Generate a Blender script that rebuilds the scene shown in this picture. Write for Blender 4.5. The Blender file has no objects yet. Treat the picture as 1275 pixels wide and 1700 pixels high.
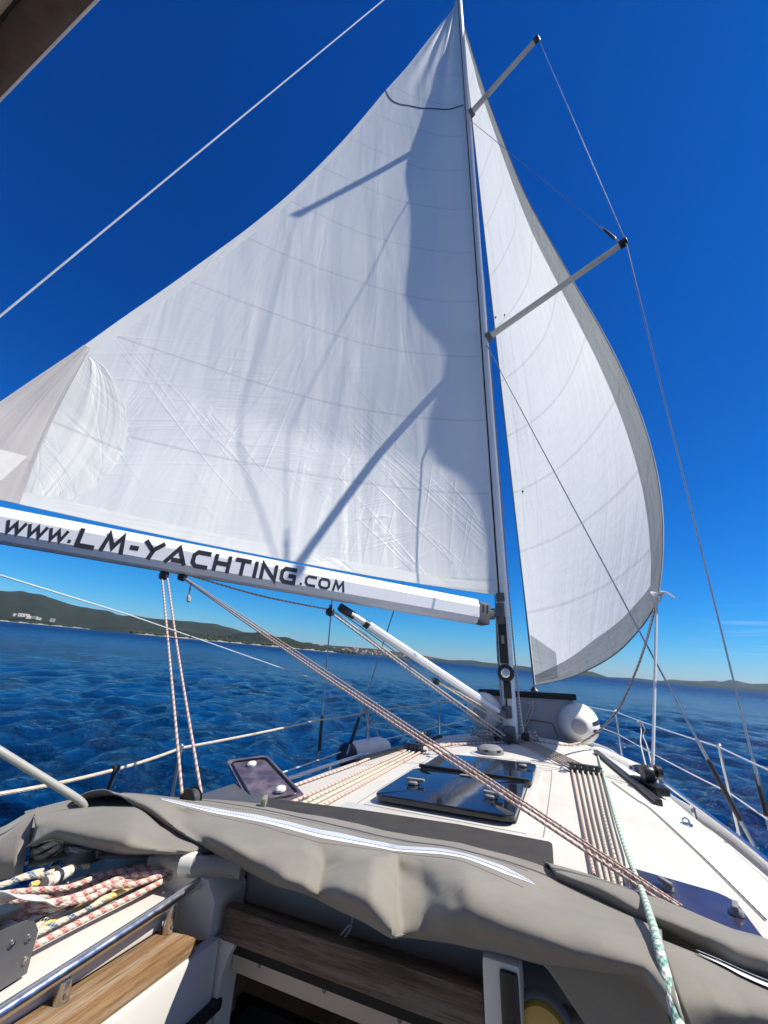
import bpy, bmesh, math, random
import numpy as np
from mathutils import Vector, Matrix
random.seed(7); np.random.seed(7)
sc = bpy.context.scene
COL = sc.collection
R = math.radians
# ------------------------------------------------------------------ camera, boat frame, light
# boat frame: x starboard, y forward, z up, origin at the mast foot on the coachroof; world: z true up, sea at z = 0
MB_ = np.array([[.92070437, -.11085809, -.37418438], [.38868165, .34664453, .85367684], [.03507198, -.93142259, .36224564]])
CAM = np.array([.50458599, -4.2, .58001393])          # camera in the boat frame
FPX, CX, CY = 660., 637.5, 850.
HEEL = R(3.3); DECK_H = 1.75
Hn = np.array([[math.cos(HEEL), 0, -math.sin(HEEL)], [0, 1, 0], [math.sin(HEEL), 0, math.cos(HEEL)]])
ORG = np.array([0, 0, DECK_H])
H = Matrix([[*Hn[0], 0], [*Hn[1], 0], [*Hn[2], DECK_H], [0, 0, 0, 1]])
cd = bpy.data.cameras.new('camera'); cam = bpy.data.objects.new('camera', cd); COL.objects.link(cam)
cd.sensor_fit = 'HORIZONTAL'; cd.sensor_width = 36; cd.lens = 36 * FPX / 1275; cd.clip_start = .02; cd.clip_end = 90000
_r, _d, _f = (Hn @ MB_[:, i] for i in range(3))
_c = Hn @ CAM + ORG
cam.matrix_world = Matrix([[_r[0], -_d[0], -_f[0], _c[0]], [_r[1], -_d[1], -_f[1], _c[1]], [_r[2], -_d[2], -_f[2], _c[2]], [0, 0, 0, 1]])
sc.camera = cam
SUNB = np.array([.62, .21, .755]); SUNB /= np.linalg.norm(SUNB)
SUNW = Hn @ SUNB
W = bpy.data.worlds.new('World'); sc.world = W; W.use_nodes = True
nt = W.node_tree; nt.nodes.clear()
def wn(t, **k):
    n = nt.nodes.new(t)
    for a, b in k.items(): setattr(n, a, b)
    return n
out = wn('ShaderNodeOutputWorld'); bg = wn('ShaderNodeBackground'); sky = wn('ShaderNodeTexSky')
sky.sky_type = 'NISHITA'; sky.sun_disc = False
sky.sun_elevation = math.asin(SUNW[2]); sky.sun_rotation = math.atan2(SUNW[0], SUNW[1])
sky.altitude = 0; sky.air_density = 1.0; sky.dust_density = .1; sky.ozone_density = 3.0
hs = wn('ShaderNodeHueSaturation'); hs.inputs['Saturation'].default_value = 1.12; hs.inputs['Value'].default_value = 1.0
tint = wn('ShaderNodeMixRGB', blend_type='MULTIPLY'); tint.inputs['Fac'].default_value = 1; tint.inputs['Color2'].default_value = (.42, .54, .85, 1)
bg.inputs['Strength'].default_value = .10
# thin cirrus near the horizon
tc = wn('ShaderNodeTexCoord'); mp = wn('ShaderNodeMapping'); mp.inputs['Scale'].default_value = (3, 3, 46)
nz = wn('ShaderNodeTexNoise'); nz.inputs['Scale'].default_value = 2.3; nz.inputs['Detail'].default_value = 6
cr = wn('ShaderNodeValToRGB'); cr.color_ramp.elements[0].position = .53; cr.color_ramp.elements[1].position = .74
sp = wn('ShaderNodeSeparateXYZ')
band = wn('ShaderNodeValToRGB')
for e, (p, v) in zip(band.color_ramp.elements, ((.03, 0), (.16, 0))): e.position = p; e.color = (v, v, v, 1)
e = band.color_ramp.elements.new(.075); e.color = (1, 1, 1, 1)
xr = wn('ShaderNodeMapRange'); xr.inputs['From Min'].default_value = .2; xr.inputs['From Max'].default_value = .45
mu = wn('ShaderNodeMath', operation='MULTIPLY'); mu2 = wn('ShaderNodeMath', operation='MULTIPLY'); mu3 = wn('ShaderNodeMath', operation='MULTIPLY'); mu3.inputs[1].default_value = .85
mix = wn('ShaderNodeMixRGB'); mix.inputs['Color2'].default_value = (5.2, 6.0, 6.8, 1)
L = nt.links.new
L(sky.outputs[0], hs.inputs['Color']); L(tc.outputs['Generated'], mp.inputs[0]); L(mp.outputs[0], nz.inputs['Vector']); L(nz.outputs['Fac'], cr.inputs[0])
L(tc.outputs['Generated'], sp.inputs[0]); L(sp.outputs[2], band.inputs[0]); L(sp.outputs[0], xr.inputs[0])
L(cr.outputs[0], mu.inputs[0]); L(band.outputs[0], mu.inputs[1]); L(mu.outputs[0], mu2.inputs[0]); L(xr.outputs[0], mu2.inputs[1]); L(mu2.outputs[0], mu3.inputs[0])
L(hs.outputs[0], tint.inputs['Color1'])
# deep saturated blue: steepen the red (and a little the green) response of the sky
srgb = wn('ShaderNodeSeparateColor'); crgb = wn('ShaderNodeCombineColor'); L(tint.outputs[0], srgb.inputs[0])
for i, (ref, mul, pw) in enumerate(((2.9, 1.95, 2.55), (4.0, 4.0, 1.30), (5.0, 5.1, 1.08))):
    a_ = wn('ShaderNodeMath', operation='DIVIDE'); a_.inputs[1].default_value = ref; b_ = wn('ShaderNodeMath', operation='POWER'); b_.inputs[1].default_value = pw; c_ = wn('ShaderNodeMath', operation='MULTIPLY'); c_.inputs[1].default_value = mul
    L(srgb.outputs[i], a_.inputs[0]); L(a_.outputs[0], b_.inputs[0]); L(b_.outputs[0], c_.inputs[0]); L(c_.outputs[0], crgb.inputs[i])
fill_veil = wn('ShaderNodeMixRGB'); fill_veil.inputs['Color2'].default_value = (3.5, 3.5, 3.45, 1)  # pale cloud added to the unseen sky aft as neutral fill light
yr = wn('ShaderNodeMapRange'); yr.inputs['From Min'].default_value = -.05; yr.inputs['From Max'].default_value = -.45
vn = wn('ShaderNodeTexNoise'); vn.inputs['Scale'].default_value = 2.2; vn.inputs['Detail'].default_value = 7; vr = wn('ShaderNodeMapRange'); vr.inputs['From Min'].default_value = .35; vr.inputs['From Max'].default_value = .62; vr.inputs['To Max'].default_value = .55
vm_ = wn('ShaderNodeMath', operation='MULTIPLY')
L(tc.outputs['Generated'], vn.inputs['Vector']); L(vn.outputs['Fac'], vr.inputs[0]); L(sp.outputs[1], yr.inputs[0]); L(yr.outputs[0], vm_.inputs[0]); L(vr.outputs[0], vm_.inputs[1]); L(vm_.outputs[0], fill_veil.inputs['Fac']); L(crgb.outputs[0], fill_veil.inputs['Color1']); L(fill_veil.outputs[0], mix.inputs['Color1']); L(mu3.outputs[0], mix.inputs['Fac']); L(mix.outputs[0], bg.inputs['Color']); L(bg.outputs[0], out.inputs[0])
sd = bpy.data.lights.new('sun', 'SUN'); sd.energy = 4.9; sd.angle = R(.53); sd.color = (1, .94, .84)
so = bpy.data.objects.new('sun', sd); COL.objects.link(so); so.rotation_euler = Vector(SUNW).to_track_quat('Z', 'Y').to_euler(); so.location = (30, 10, 40)
vs = sc.view_settings; vs.view_transform = 'Standard'; vs.look = 'None'; vs.exposure = .5; vs.gamma = 1
sc.cycles.max_bounces = 8; sc.cycles.transparent_max_bounces = 12; sc.cycles.caustics_reflective = False; sc.cycles.caustics_refractive = False

# ------------------------------------------------------------------ helpers: placing
def un(v): v = np.asarray(v, float); return v / np.linalg.norm(v)
def ray(px, py): return un(MB_ @ np.array([px - CX, py - CY, FPX]))
def onx(px, py, x): r = ray(px, py); return CAM + r * (x - CAM[0]) / r[0]
def ony(px, py, y): r = ray(px, py); return CAM + r * (y - CAM[1]) / r[1]
def onz(px, py, z): r = ray(px, py); return CAM + r * (z - CAM[2]) / r[2]
def onpl(px, py, p, n): r = ray(px, py); return CAM + r * ((np.asarray(p) - CAM) @ n) / (r @ n)
def proj(P): c = MB_.T @ (np.asarray(P, float) - CAM); return np.array([CX + FPX * c[0] / c[2], CY + FPX * c[1] / c[2]])
def wray(px, py): return Hn @ ray(px, py)
CAMW = _c
def wat(px, py, dist):
    r = wray(px, py); return CAMW + r * dist / math.hypot(r[0], r[1])
def cr_path(pts, n=8, closed=False):
    """Catmull-Rom through points (any dimension)"""
    P = np.asarray(pts, float); m = len(P); res = []
    for i in range(m if closed else m - 1):
        p0, p1, p2, p3 = (P[(i - 1) % m], P[i], P[(i + 1) % m], P[(i + 2) % m]) if closed else (P[max(i - 1, 0)], P[i], P[i + 1], P[min(i + 2, m - 1)])
        for k in range(n):
            t = k / n
            res.append(.5 * ((2 * p1) + (-p0 + p2) * t + (2 * p0 - 5 * p1 + 4 * p2 - p3) * t * t + (-p0 + 3 * p1 - 3 * p2 + p3) * t ** 3))
    if not closed: res.append(P[-1])
    return np.array(res)
def lerp_path(pts, u):
    P = np.asarray(pts, float); d = np.r_[0, np.cumsum(np.linalg.norm(np.diff(P, axis=0), axis=1))]; s = np.asarray(u) * d[-1]
    return np.stack([np.interp(s, d, P[:, k]) for k in range(P.shape[1])], -1)

# ------------------------------------------------------------------ helpers: meshes
class Mesh:
    def __init__(s): s.v = []; s.f = []; s.uv = []; s.mi = []
    def add(s, V, F, UV=None, mi=0):
        o = len(s.v); s.v += [tuple(map(float, p)) for p in V]
        for i, f in enumerate(F):
            s.f.append(tuple(o + k for k in f)); s.mi.append(mi)
            s.uv.append([tuple(UV[k]) for k in f] if UV is not None and not isinstance(UV, dict) else ([tuple(q) for q in UV[i]] if UV is not None else [(0, 0)] * len(f)))
        return s
    def box(s, c, size, ax=None, bev=0, mi=0):
        c = np.asarray(c, float); h = np.asarray(size, float) / 2
        A = np.eye(3) if ax is None else np.array([un(a) for a in ax])
        if bev <= 0:
            V = [c + (np.array([sx, sy, sz]) * h) @ A for sx in (-1, 1) for sy in (-1, 1) for sz in (-1, 1)]
            return s.add(V, [(0, 1, 3, 2), (4, 6, 7, 5), (0, 4, 5, 1), (2, 3, 7, 6), (0, 2, 6, 4), (1, 5, 7, 3)], mi=mi)
        bm = bmesh.new(); bmesh.ops.create_cube(bm, size=2)
        for v in bm.verts: v.co = Vector(h * np.array(v.co))
        bmesh.ops.bevel(bm, geom=bm.edges[:], offset=min(bev, min(h) * .95), segments=2, profile=.6, affect='EDGES')
        bm.verts.index_update()
        V = [c + np.array(v.co) @ A for v in bm.verts]; F = [[v.index for v in f.verts] for f in bm.faces]; bm.free()
        return s.add(V, F, mi=mi)
    def bar(s, a, b, w, h, up=(0, 0, 1), bev=0, mi=0):
        a = np.asarray(a, float); b = np.asarray(b, float); d = un(b - a); x = un(np.cross(d, up)); z = np.cross(x, d)
        return s.box((a + b) / 2, (w, np.linalg.norm(b - a), h), (x, d, z), bev, mi)
    def tube(s, pts, r, n=8, cap=True, sec=None, up=None, mi=0):
        """sweep; r scalar or per-point; sec = list of (x, z) profile instead of a circle"""
        P = np.asarray(pts, float); m = len(P); rr = np.full(m, r) if np.isscalar(r) else np.asarray(r, float)
        T = np.gradient(P, axis=0); T /= np.maximum(np.linalg.norm(T, axis=1)[:, None], 1e-9)
        nrm = np.asarray(up, float) if up is not None else (np.array([0, 0, 1.]) if abs(T[0][2]) < .9 else np.array([0, 1., 0]))
        prof = np.array(sec, float) if sec is not None else np.array([(math.cos(2 * math.pi * k / n), math.sin(2 * math.pi * k / n)) for k in range(n)])
        n = len(prof); V = []; UV = []; dist = 0
        for i in range(m):
            x = np.cross(T[i], nrm); x = un(x); z = np.cross(x, T[i]); 
            if up is None: nrm = z
            if i: dist += np.linalg.norm(P[i] - P[i - 1])
            for k in range(n): V.append(P[i] + (prof[k][0] * x + prof[k][1] * z) * rr[i])
            UV.append(dist)
        F = []; U = {}
        scale = 2 * math.pi * (rr.max() if sec is None else .05)
        for i in range(m - 1):
            for k in range(n):
                k2 = (k + 1) % n; U[len(F)] = [(k / n, UV[i] / scale), ((k + 1) / n, UV[i] / scale), ((k + 1) / n, UV[i + 1] / scale), (k / n, UV[i + 1] / scale)]
                F.append((i * n + k, i * n + k2, (i + 1) * n + k2, (i + 1) * n + k))
        if cap:
            U[len(F)] = [(0, 0)] * n; F.append(tuple(range(n))[::-1]); U[len(F)] = [(0, 0)] * n; F.append(tuple((m - 1) * n + k for k in range(n)))
        return s.add(V, F, U, mi)
    def lathe(s, a, d, prof, n=20, mi=0):
        """prof: (along, radius) from point a in direction d"""
        a = np.asarray(a, float); d = un(d); x = un(np.cross(d, (0, 0, 1) if abs(d[2]) < .9 else (0, 1, 0))); y = np.cross(d, x)
        V = []; F = []; m = len(prof)
        for (t, r) in prof:
            for k in range(n):
                q = 2 * math.pi * k / n; V.append(a + d * t + (x * math.cos(q) + y * math.sin(q)) * max(r, 1e-4))
        for i in range(m - 1):
            for k in range(n): F.append((i * n + k, i * n + (k + 1) % n, (i + 1) * n + (k + 1) % n, (i + 1) * n + k))
        F.append(tuple(range(n))[::-1]); F.append(tuple((m - 1) * n + k for k in range(n)))
        return s.add(V, F, mi=mi)
    def grid(s, P, UV=None, flip=False, mi=0):
        """P[i][j] -> points"""
        P = np.asarray(P, float); a, b = P.shape[:2]; F = []; U = {}
        for i in range(a - 1):
            for j in range(b - 1):
                q = [(i, j), (i + 1, j), (i + 1, j + 1), (i, j + 1)]
                if flip: q = q[::-1]
                U[len(F)] = [(UV[i][j] if UV is not None else (i / (a - 1), j / (b - 1))) for i, j in q]
                F.append(tuple(i * b + j for i, j in q))
        return s.add(P.reshape(-1, 3), F, U, mi)
    def prism(s, poly, ext, mi=0):
        """poly of 3D points, extruded by the vector ext"""
        poly = np.asarray(poly, float); n = len(poly); e = np.asarray(ext, float)
        V = list(poly) + list(poly + e)
        F = [tuple(range(n))[::-1], tuple(range(n, 2 * n))] + [(k, (k + 1) % n, n + (k + 1) % n, n + k) for k in range(n)]
        return s.add(V, F, mi=mi)
def org_of(o):
    while o is not None and 'ox' not in o.keys(): o = o.parent
    return np.array([o['ox'], o['oy'], o['oz']]) if o is not None else np.zeros(3)
def setp(o, label=None, cat=None, group=None, kind=None):
    for k, v in (('label', label), ('category', cat), ('group', group), ('kind', kind)):
        if v: o[k] = v
    return o
def make(name, mb, mats, parent=None, smooth=35, org=None, world=False, solid=0):
    """link a Mesh as ONE object (boat-frame points unless world)"""
    me = bpy.data.meshes.new(name); o = bpy.data.objects.new(name, me); COL.objects.link(o)
    if parent is not None: org = org_of(parent)
    elif org is None: org = np.mean(np.array(mb.v), axis=0); org = np.array([org[0], org[1], np.array(mb.v)[:, 2].min()])
    V = np.array(mb.v) - org
    me.from_pydata(V.tolist(), [], mb.f); me.update()
    ul = me.uv_layers.new(name='UVMap'); flat = [c for f in mb.uv for q in f for c in q]; ul.data.foreach_set('uv', flat)
    for m in (mats if isinstance(mats, (list, tuple)) else [mats]): me.materials.append(m)
    if any(mb.mi): me.polygons.foreach_set('material_index', mb.mi)
    bm = bmesh.new(); bm.from_mesh(me); bmesh.ops.recalc_face_normals(bm, faces=bm.faces[:]); bm.to_mesh(me); bm.free()
    if smooth:
        me.shade_smooth(); me.set_sharp_from_angle(angle=R(smooth))
    if parent is not None: o.parent = parent
    else:
        o.matrix_world = Matrix.Translation(org.tolist()) if world else H @ Matrix.Translation(org.tolist())
        o['ox'], o['oy'], o['oz'] = map(float, org)
    if solid:
        md = o.modifiers.new('thick', 'SOLIDIFY'); md.thickness = solid; md.offset = 0
    return o
def thing(name, label, cat, loc, group=None, world=False):
    o = bpy.data.objects.new(name, None); COL.objects.link(o); o.empty_display_size = .1
    loc = np.asarray(loc, float)
    o.matrix_world = Matrix.Translation(loc.tolist()) if world else H @ Matrix.Translation(loc.tolist())
    o['ox'], o['oy'], o['oz'] = map(float, loc)
    return setp(o, label, cat, group)
def dup(root, loc, label, group=None, rotz=0, scale=1):
    """a copy of a thing with copies of its parts and sub-parts, standing at another boat-frame place"""
    r = root.copy(); COL.objects.link(r); r.matrix_world = H @ Matrix.Translation(list(map(float, loc))) @ Matrix.Rotation(rotz, 4, 'Z') @ Matrix.Scale(scale, 4)
    r['label'] = label
    if group: r['group'] = group
    for ch in list(root.children):
        c = ch.copy(); COL.objects.link(c); c.parent = r
        for g in list(ch.children):
            d = g.copy(); COL.objects.link(d); d.parent = c
    return r

# ------------------------------------------------------------------ materials
class NT:
    def __init__(s, name):
        s.m = bpy.data.materials.new(name); s.m.use_nodes = True; s.t = s.m.node_tree; s.t.nodes.clear()
        s.out = s.n('ShaderNodeOutputMaterial')
    def n(s, t, **k):
        x = s.t.nodes.new(t)
        for a, b in k.items():
            if a in x.inputs.keys() if isinstance(a, str) else False: x.inputs[a].default_value = b
            else: setattr(x, a, b)
        return x
    def l(s, a, b): s.t.links.new(a, b)
    def math(s, op, a, b=0.0, clamp=False):
        x = s.n('ShaderNodeMath', operation=op); x.use_clamp = clamp
        for i, q in enumerate((a, b)):
            if isinstance(q, (int, float)): x.inputs[i].default_value = q
            else: s.l(q, x.inputs[i])
        return x.outputs[0]
    def mixc(s, f, a, b, mode='MIX'):
        x = s.n('ShaderNodeMixRGB', blend_type=mode)
        for i, q in enumerate((f, a, b)):
            if isinstance(q, (int, float)): x.inputs[i].default_value = q
            elif isinstance(q, (tuple, list)): x.inputs[i].default_value = (*q, 1)
            else: s.l(q, x.inputs[i])
        return x.outputs[0]
    def noise(s, vec=None, scale=5, detail=4, rough=.55, dist=0, out='Fac'):
        x = s.n('ShaderNodeTexNoise'); x.inputs['Scale'].default_value = scale; x.inputs['Detail'].default_value = detail; x.inputs['Roughness'].default_value = rough; x.inputs['Distortion'].default_value = dist
        if vec is not None: s.l(vec, x.inputs['Vector'])
        return x.outputs[out]
    def obj(s): return s.n('ShaderNodeTexCoord').outputs['Object']
    def uvs(s): return s.n('ShaderNodeTexCoord').outputs['UV']
    def mapv(s, vec, scale=(1, 1, 1), rot=(0, 0, 0), loc=(0, 0, 0)):
        x = s.n('ShaderNodeMapping'); x.inputs['Scale'].default_value = scale; x.inputs['Rotation'].default_value = rot; x.inputs['Location'].default_value = loc
        s.l(vec, x.inputs[0]); return x.outputs[0]
    def ramp(s, f, stops):
        x = s.n('ShaderNodeValToRGB'); el = x.color_ramp.elements
        while len(el) < len(stops): el.new(.5)
        for e, (p, c) in zip(el, stops): e.position = p; e.color = (*c, 1) if isinstance(c, (tuple, list)) else (c, c, c, 1)
        s.l(f, x.inputs[0]); return x.outputs[0]
    def bump(s, h, strength=.3, dist=.01, nrm=None):
        x = s.n('ShaderNodeBump'); x.inputs['Strength'].default_value = strength; x.inputs['Distance'].default_value = dist; s.l(h, x.inputs['Height'])
        if nrm is not None: s.l(nrm, x.inputs['Normal'])
        return x.outputs[0]
    def pbr(s, col=(.5, .5, .5), rough=.5, metal=0, nrm=None, spec=.5, **k):
        b = s.n('ShaderNodeBsdfPrincipled')
        for key, q in (('Base Color', col), ('Roughness', rough), ('Metallic', metal), ('Specular IOR Level', spec), *k.items()):
            if isinstance(q, (int, float)): b.inputs[key].default_value = q
            elif isinstance(q, (tuple, list)): b.inputs[key].default_value = (*q, 1) if len(q) == 3 and 'Color' in key else q
            else: s.l(q, b.inputs[key])
        if nrm is not None: s.l(nrm, b.inputs['Normal'])
        return b.outputs[0]
    def done(s, sh): s.l(sh, s.out.inputs['Surface']); return s.m
def plain(name, col, rough=.4, metal=0, var=.12, bump=0, bscale=60, nscale=6, spec=.5, **k):
    t = NT(name); o = t.obj(); n = t.noise(o, nscale, 5)
    c = t.mixc(t.ramp(n, [(.3, 0), (.7, 1)]), tuple(x * (1 - var) for x in col), tuple(min(1, x * (1 + var * .6)) for x in col))
    r = t.math('ADD', t.math('MULTIPLY', t.noise(o, nscale * 4, 3), .25), rough - .12)
    nm = t.bump(t.noise(o, bscale, 4), bump, .004) if bump else None
    return t.done(t.pbr(c, r, metal, nm, spec, **k))
M = {}
M['gelcoat'] = plain('gelcoat', (.60, .585, .545), .32, var=.06, nscale=2.5)
M['black'] = plain('black_plastic', (.016, .016, .018), .38, var=.3, nscale=20)
M['rubber'] = plain('black_rubber', (.012, .012, .012), .7, var=.3)
M['grey_plastic'] = plain('grey_plastic', (.22, .225, .23), .5, var=.1)
M['dark_grey'] = plain('dark_grey_metal', (.13, .13, .135), .5, .4, var=.2)
M['steel'] = plain('stainless_steel', (.62, .63, .65), .2, 1, var=.1, nscale=14)
M['wire'] = plain('steel_wire', (.36, .37, .4), .35, .9, var=.2, nscale=30)
M['wire_pale'] = plain('pale_wire', (.50, .54, .58), .5, var=.1)
M['wire_white'] = plain('white_wire', (.72, .74, .76), .5, var=.1)
M['alu'] = plain('anodised_aluminium', (.80, .81, .82), .36, .12, var=.05, nscale=3)
M['alu_grey'] = plain('grey_aluminium', (.34, .34, .31), .5, .15, var=.08, nscale=3)
M['spar_cream'] = plain('cream_spreader', (.66, .65, .58), .45, .05, var=.06, nscale=3)
M['ink'] = plain('dark_lettering', (.022, .024, .032), .45, var=.2)
M['fender'] = plain('white_vinyl', (.76, .75, .70), .42, var=.09, nscale=9)
M['navy'] = plain('navy_vinyl', (.012, .016, .045), .45, var=.2)
M['hypalon'] = plain('grey_inflatable', (.36, .37, .385), .55, var=.08, nscale=4)
M['hypalon_white'] = plain('pale_inflatable', (.77, .75, .69), .5, var=.07, nscale=5)
M['yellow'] = plain('yellow_plastic', (.55, .36, .06), .4, var=.15)
M['shade_black'] = plain('painted_shade_black', (.004, .0035, .003), .8, var=.3)  # near black, painted in for the shade inside openings
M['webbing'] = plain('white_webbing', (.74, .71, .69), .7, var=.08, bump=.3, bscale=300)
M['thread'] = plain('grey_thread', (.10, .095, .085), .8, var=.2)
M['zip'] = plain('white_zip_tape', (.78, .79, .86), .6, var=.06)
def m_deck():
    t = NT('nonskid_deck'); o = t.obj()
    w = t.n('ShaderNodeTexWave', wave_type='BANDS', bands_direction='X'); w.inputs['Scale'].default_value = 28; t.l(o, w.inputs['Vector'])
    dirt = t.ramp(t.math('ADD', t.math('MULTIPLY', t.noise(o, 2.2, 8, .7), .65), t.math('MULTIPLY', t.noise(t.mapv(o, (6, .9, 2)), 2.5, 6, .7), .35)), [(.38, 0), (.66, 1)])
    c = t.mixc(dirt, (.61, .59, .54), (.50, .475, .425))
    c = t.mixc(t.math('MULTIPLY', w.outputs['Fac'], .06), c, (.42, .41, .38))
    return t.done(t.pbr(c, .62, 0, t.bump(w.outputs['Fac'], .10, .002)))
M['deck'] = m_deck()
def m_teak(name, ax, a, b, c3):
    t = NT(name); o = t.obj(); s = [85, 85, 85]; s[ax] = 4.5
    v = t.mapv(o, tuple(s)); n = t.noise(v, 1.0, 7, .7, .6)
    n2 = t.noise(t.mapv(o, tuple(q * .35 for q in s)), 1, 5, .6)
    c = t.mixc(t.ramp(n, [(.36, 0), (.66, 1)]), a, b); c = t.mixc(t.math('MULTIPLY', t.ramp(n2, [(.46, 0), (.58, 1)]), .8), c, c3); c = t.mixc(t.math('MULTIPLY', t.ramp(t.noise(t.mapv(o, tuple(q * 2.6 for q in s)), 1, 3, .7), [(.52, 0), (.62, 1)]), .55), c, tuple(x * .55 for x in a))
    return t.done(t.pbr(c, .72, 0, t.bump(n, .55, .004), .25))
M['teak'] = m_teak('weathered_teak', 1, (.15, .078, .032), (.31, .185, .085), (.36, .28, .19))
M['teak_grey'] = m_teak('grey_teak', 0, (.055, .040, .030), (.17, .12, .08), (.17, .145, .12))
M['trim'] = plain('beige_trim', (.36, .31, .25), .45, var=.1)
def m_canvas():
    t = NT('grey_canvas'); u = t.obj(); n = t.noise(u, 3.5, 6, .6)
    c = t.mixc(t.ramp(n, [(.3, 0), (.72, 1)]), (.200, .184, .152), (.258, .238, .198))
    sc_ = t.ramp(t.noise(t.mapv(u, (1, 5, 2)), 9, 7, .7), [(.62, 0), (.78, 1)])
    c = t.mixc(t.math('MULTIPLY', sc_, .32), c, (.40, .38, .34)); c = t.mixc(t.math('MULTIPLY', t.ramp(t.noise(u, 11, 8, .75), [(.60, 0), (.80, 1)]), .30), c, (.36, .35, .32)); c = t.mixc(t.math('MULTIPLY', t.noise(u, 420, 2), .35), c, (.12, .115, .10))
    wv = t.noise(u, 620, 2); wr = t.noise(t.mapv(u, (1.2, 2.2, 1.6)), 7, 5, .55, .8); wr2 = t.noise(u, 26, 3)
    h = t.math('ADD', t.math('MULTIPLY', wr, 1.0), t.math('MULTIPLY', wr2, .12)); vo = t.n('ShaderNodeTexVoronoi'); vo.inputs['Scale'].default_value = 4.2; t.l(t.mixc(.16, u, t.noise(u, 6, 3, .5, 0, 'Color')), vo.inputs['Vector']); nm = t.bump(vo.outputs['Distance'], .30, .045); nm = t.bump(h, .07, .010, nm); nm = t.bump(wv, .22, .0012, nm)
    return t.done(t.pbr(c, .82, 0, nm, .25, **{'Sheen Weight': .15}))
M['canvas'] = m_canvas()
def m_rope(name, base, fleck, freq=1.3, duty=.45, fleck2=None, dens=1.0, twist=1.0):
    """braided rope: flecks run in diagonal blocks"""
    t = NT(name); sx = t.n('ShaderNodeSeparateXYZ'); t.l(t.uvs(), sx.inputs[0]); U, V = sx.outputs[0], sx.outputs[1]
    a = t.math('FRACT', t.math('ADD', t.math('MULTIPLY', V, freq), t.math('MULTIPLY', U, twist)))
    blk = t.math('LESS_THAN', a, duty)
    p = t.math('FRACT', t.math('ADD', t.math('MULTIPLY', U, 6), t.math('MULTIPLY', V, 3.0)))
    q = t.math('FRACT', t.math('SUBTRACT', t.math('MULTIPLY', U, 6), t.math('MULTIPLY', V, 3.0)))
    chk = t.math('GREATER_THAN', t.math('MULTIPLY', t.math('PINGPONG', p, .5), t.math('PINGPONG', q, .5)), .045)
    f = t.math('MULTIPLY', blk, t.math('MULTIPLY', t.math('ADD', t.math('MULTIPLY', chk, .6), .4), dens))
    dn = t.noise(t.obj(), 14, 4)
    b0 = t.mixc(dn, tuple(x * .82 for x in base), base)
    c = t.mixc(f, b0, fleck)
    if fleck2:
        a2 = t.math('FRACT', t.math('ADD', a, .5)); c = t.mixc(t.math('MULTIPLY', t.math('LESS_THAN', a2, duty * .7), .8), c, fleck2)
    h = t.math('ADD', t.math('PINGPONG', p, .5), t.math('PINGPONG', q, .5))
    return t.done(t.pbr(c, .8, 0, t.bump(h, .7, .002), .2))
M['rope_red'] = m_rope('red_fleck_rope', (.62, .53, .45), (.42, .13, .12), 1.5, .42)
M['rope_red_pale'] = m_rope('pale_red_fleck_rope', (.60, .53, .46), (.36, .11, .10), 1.3, .38)
M['rope_blue'] = m_rope('blue_fleck_rope', (.60, .52, .42), (.04, .12, .21), 1.1, .38)
M['rope_black'] = m_rope('black_fleck_rope', (.60, .55, .47), (.015, .015, .02), .8, .25)
M['rope_yellow'] = m_rope('yellow_rope', (.64, .56, .38), (.66, .47, .10), .5, .6, twist=.4)
M['rope_green'] = m_rope('green_fleck_rope', (.62, .66, .58), (.02, .24, .17), 1.2, .55, twist=1, dens=.8)
M['rope_cream'] = m_rope('cream_rope', (.60, .54, .45), (.46, .41, .34), 1.0, .5)
M['rope_olive'] = m_rope('olive_fleck_rope', (.60, .56, .46), (.20, .21, .15), 1.3, .35)
M['rope_white'] = m_rope('white_rope', (.78, .78, .77), (.62, .66, .70), 1.4, .4)
M['rope_dark'] = m_rope('dark_navy_rope', (.10, .11, .13), (.35, .37, .40), .5, .3)
def m_smoked(name, col, rough=.06, scr=.5):
    t = NT(name); o = t.obj(); n = t.noise(o, 7, 6, .65); c = t.mixc(t.ramp(n, [(.35, 0), (.8, 1)]), col, tuple(x * 1.9 + .01 for x in col))
    r = t.math('ADD', t.math('MULTIPLY', t.ramp(t.noise(o, 19, 5), [(.4, 0), (.8, 1)]), .12 * scr), rough)
    return t.done(t.pbr(c, r, 0, t.bump(t.noise(o, 2.0, 2), .06, .02), .55))
M['smoked'] = m_smoked('smoked_acrylic', (.006, .008, .014))
M['smoked_violet'] = m_smoked('aged_violet_acrylic', (.026, .021, .042), .10)
def m_hatchpanel():
    t = NT('sun_bleached_acrylic'); n = t.noise(t.obj(), 9, 6, .7)
    c = t.mixc(t.ramp(n, [(.42, 0), (.66, 1)]), (.075, .062, .085), (.21, .17, .19))
    return t.done(t.pbr(c, .28, 0, None, .5))
M['panel'] = m_hatchpanel()
def m_vinyl():
    t = NT('clear_vinyl'); n = t.noise(t.mapv(t.obj(), (3, 3, 14)), 9, 4)
    p = t.pbr((.42, .40, .36), .12, 0, t.bump(n, .5, .01), .6); tr = t.n('ShaderNodeBsdfTransparent'); mx = t.n('ShaderNodeMixShader'); mx.inputs[0].default_value = .55
    t.l(tr.outputs[0], mx.inputs[1]); t.l(p, mx.inputs[2]); return t.done(mx.outputs[0])
M['vinyl'] = m_vinyl()
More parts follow.
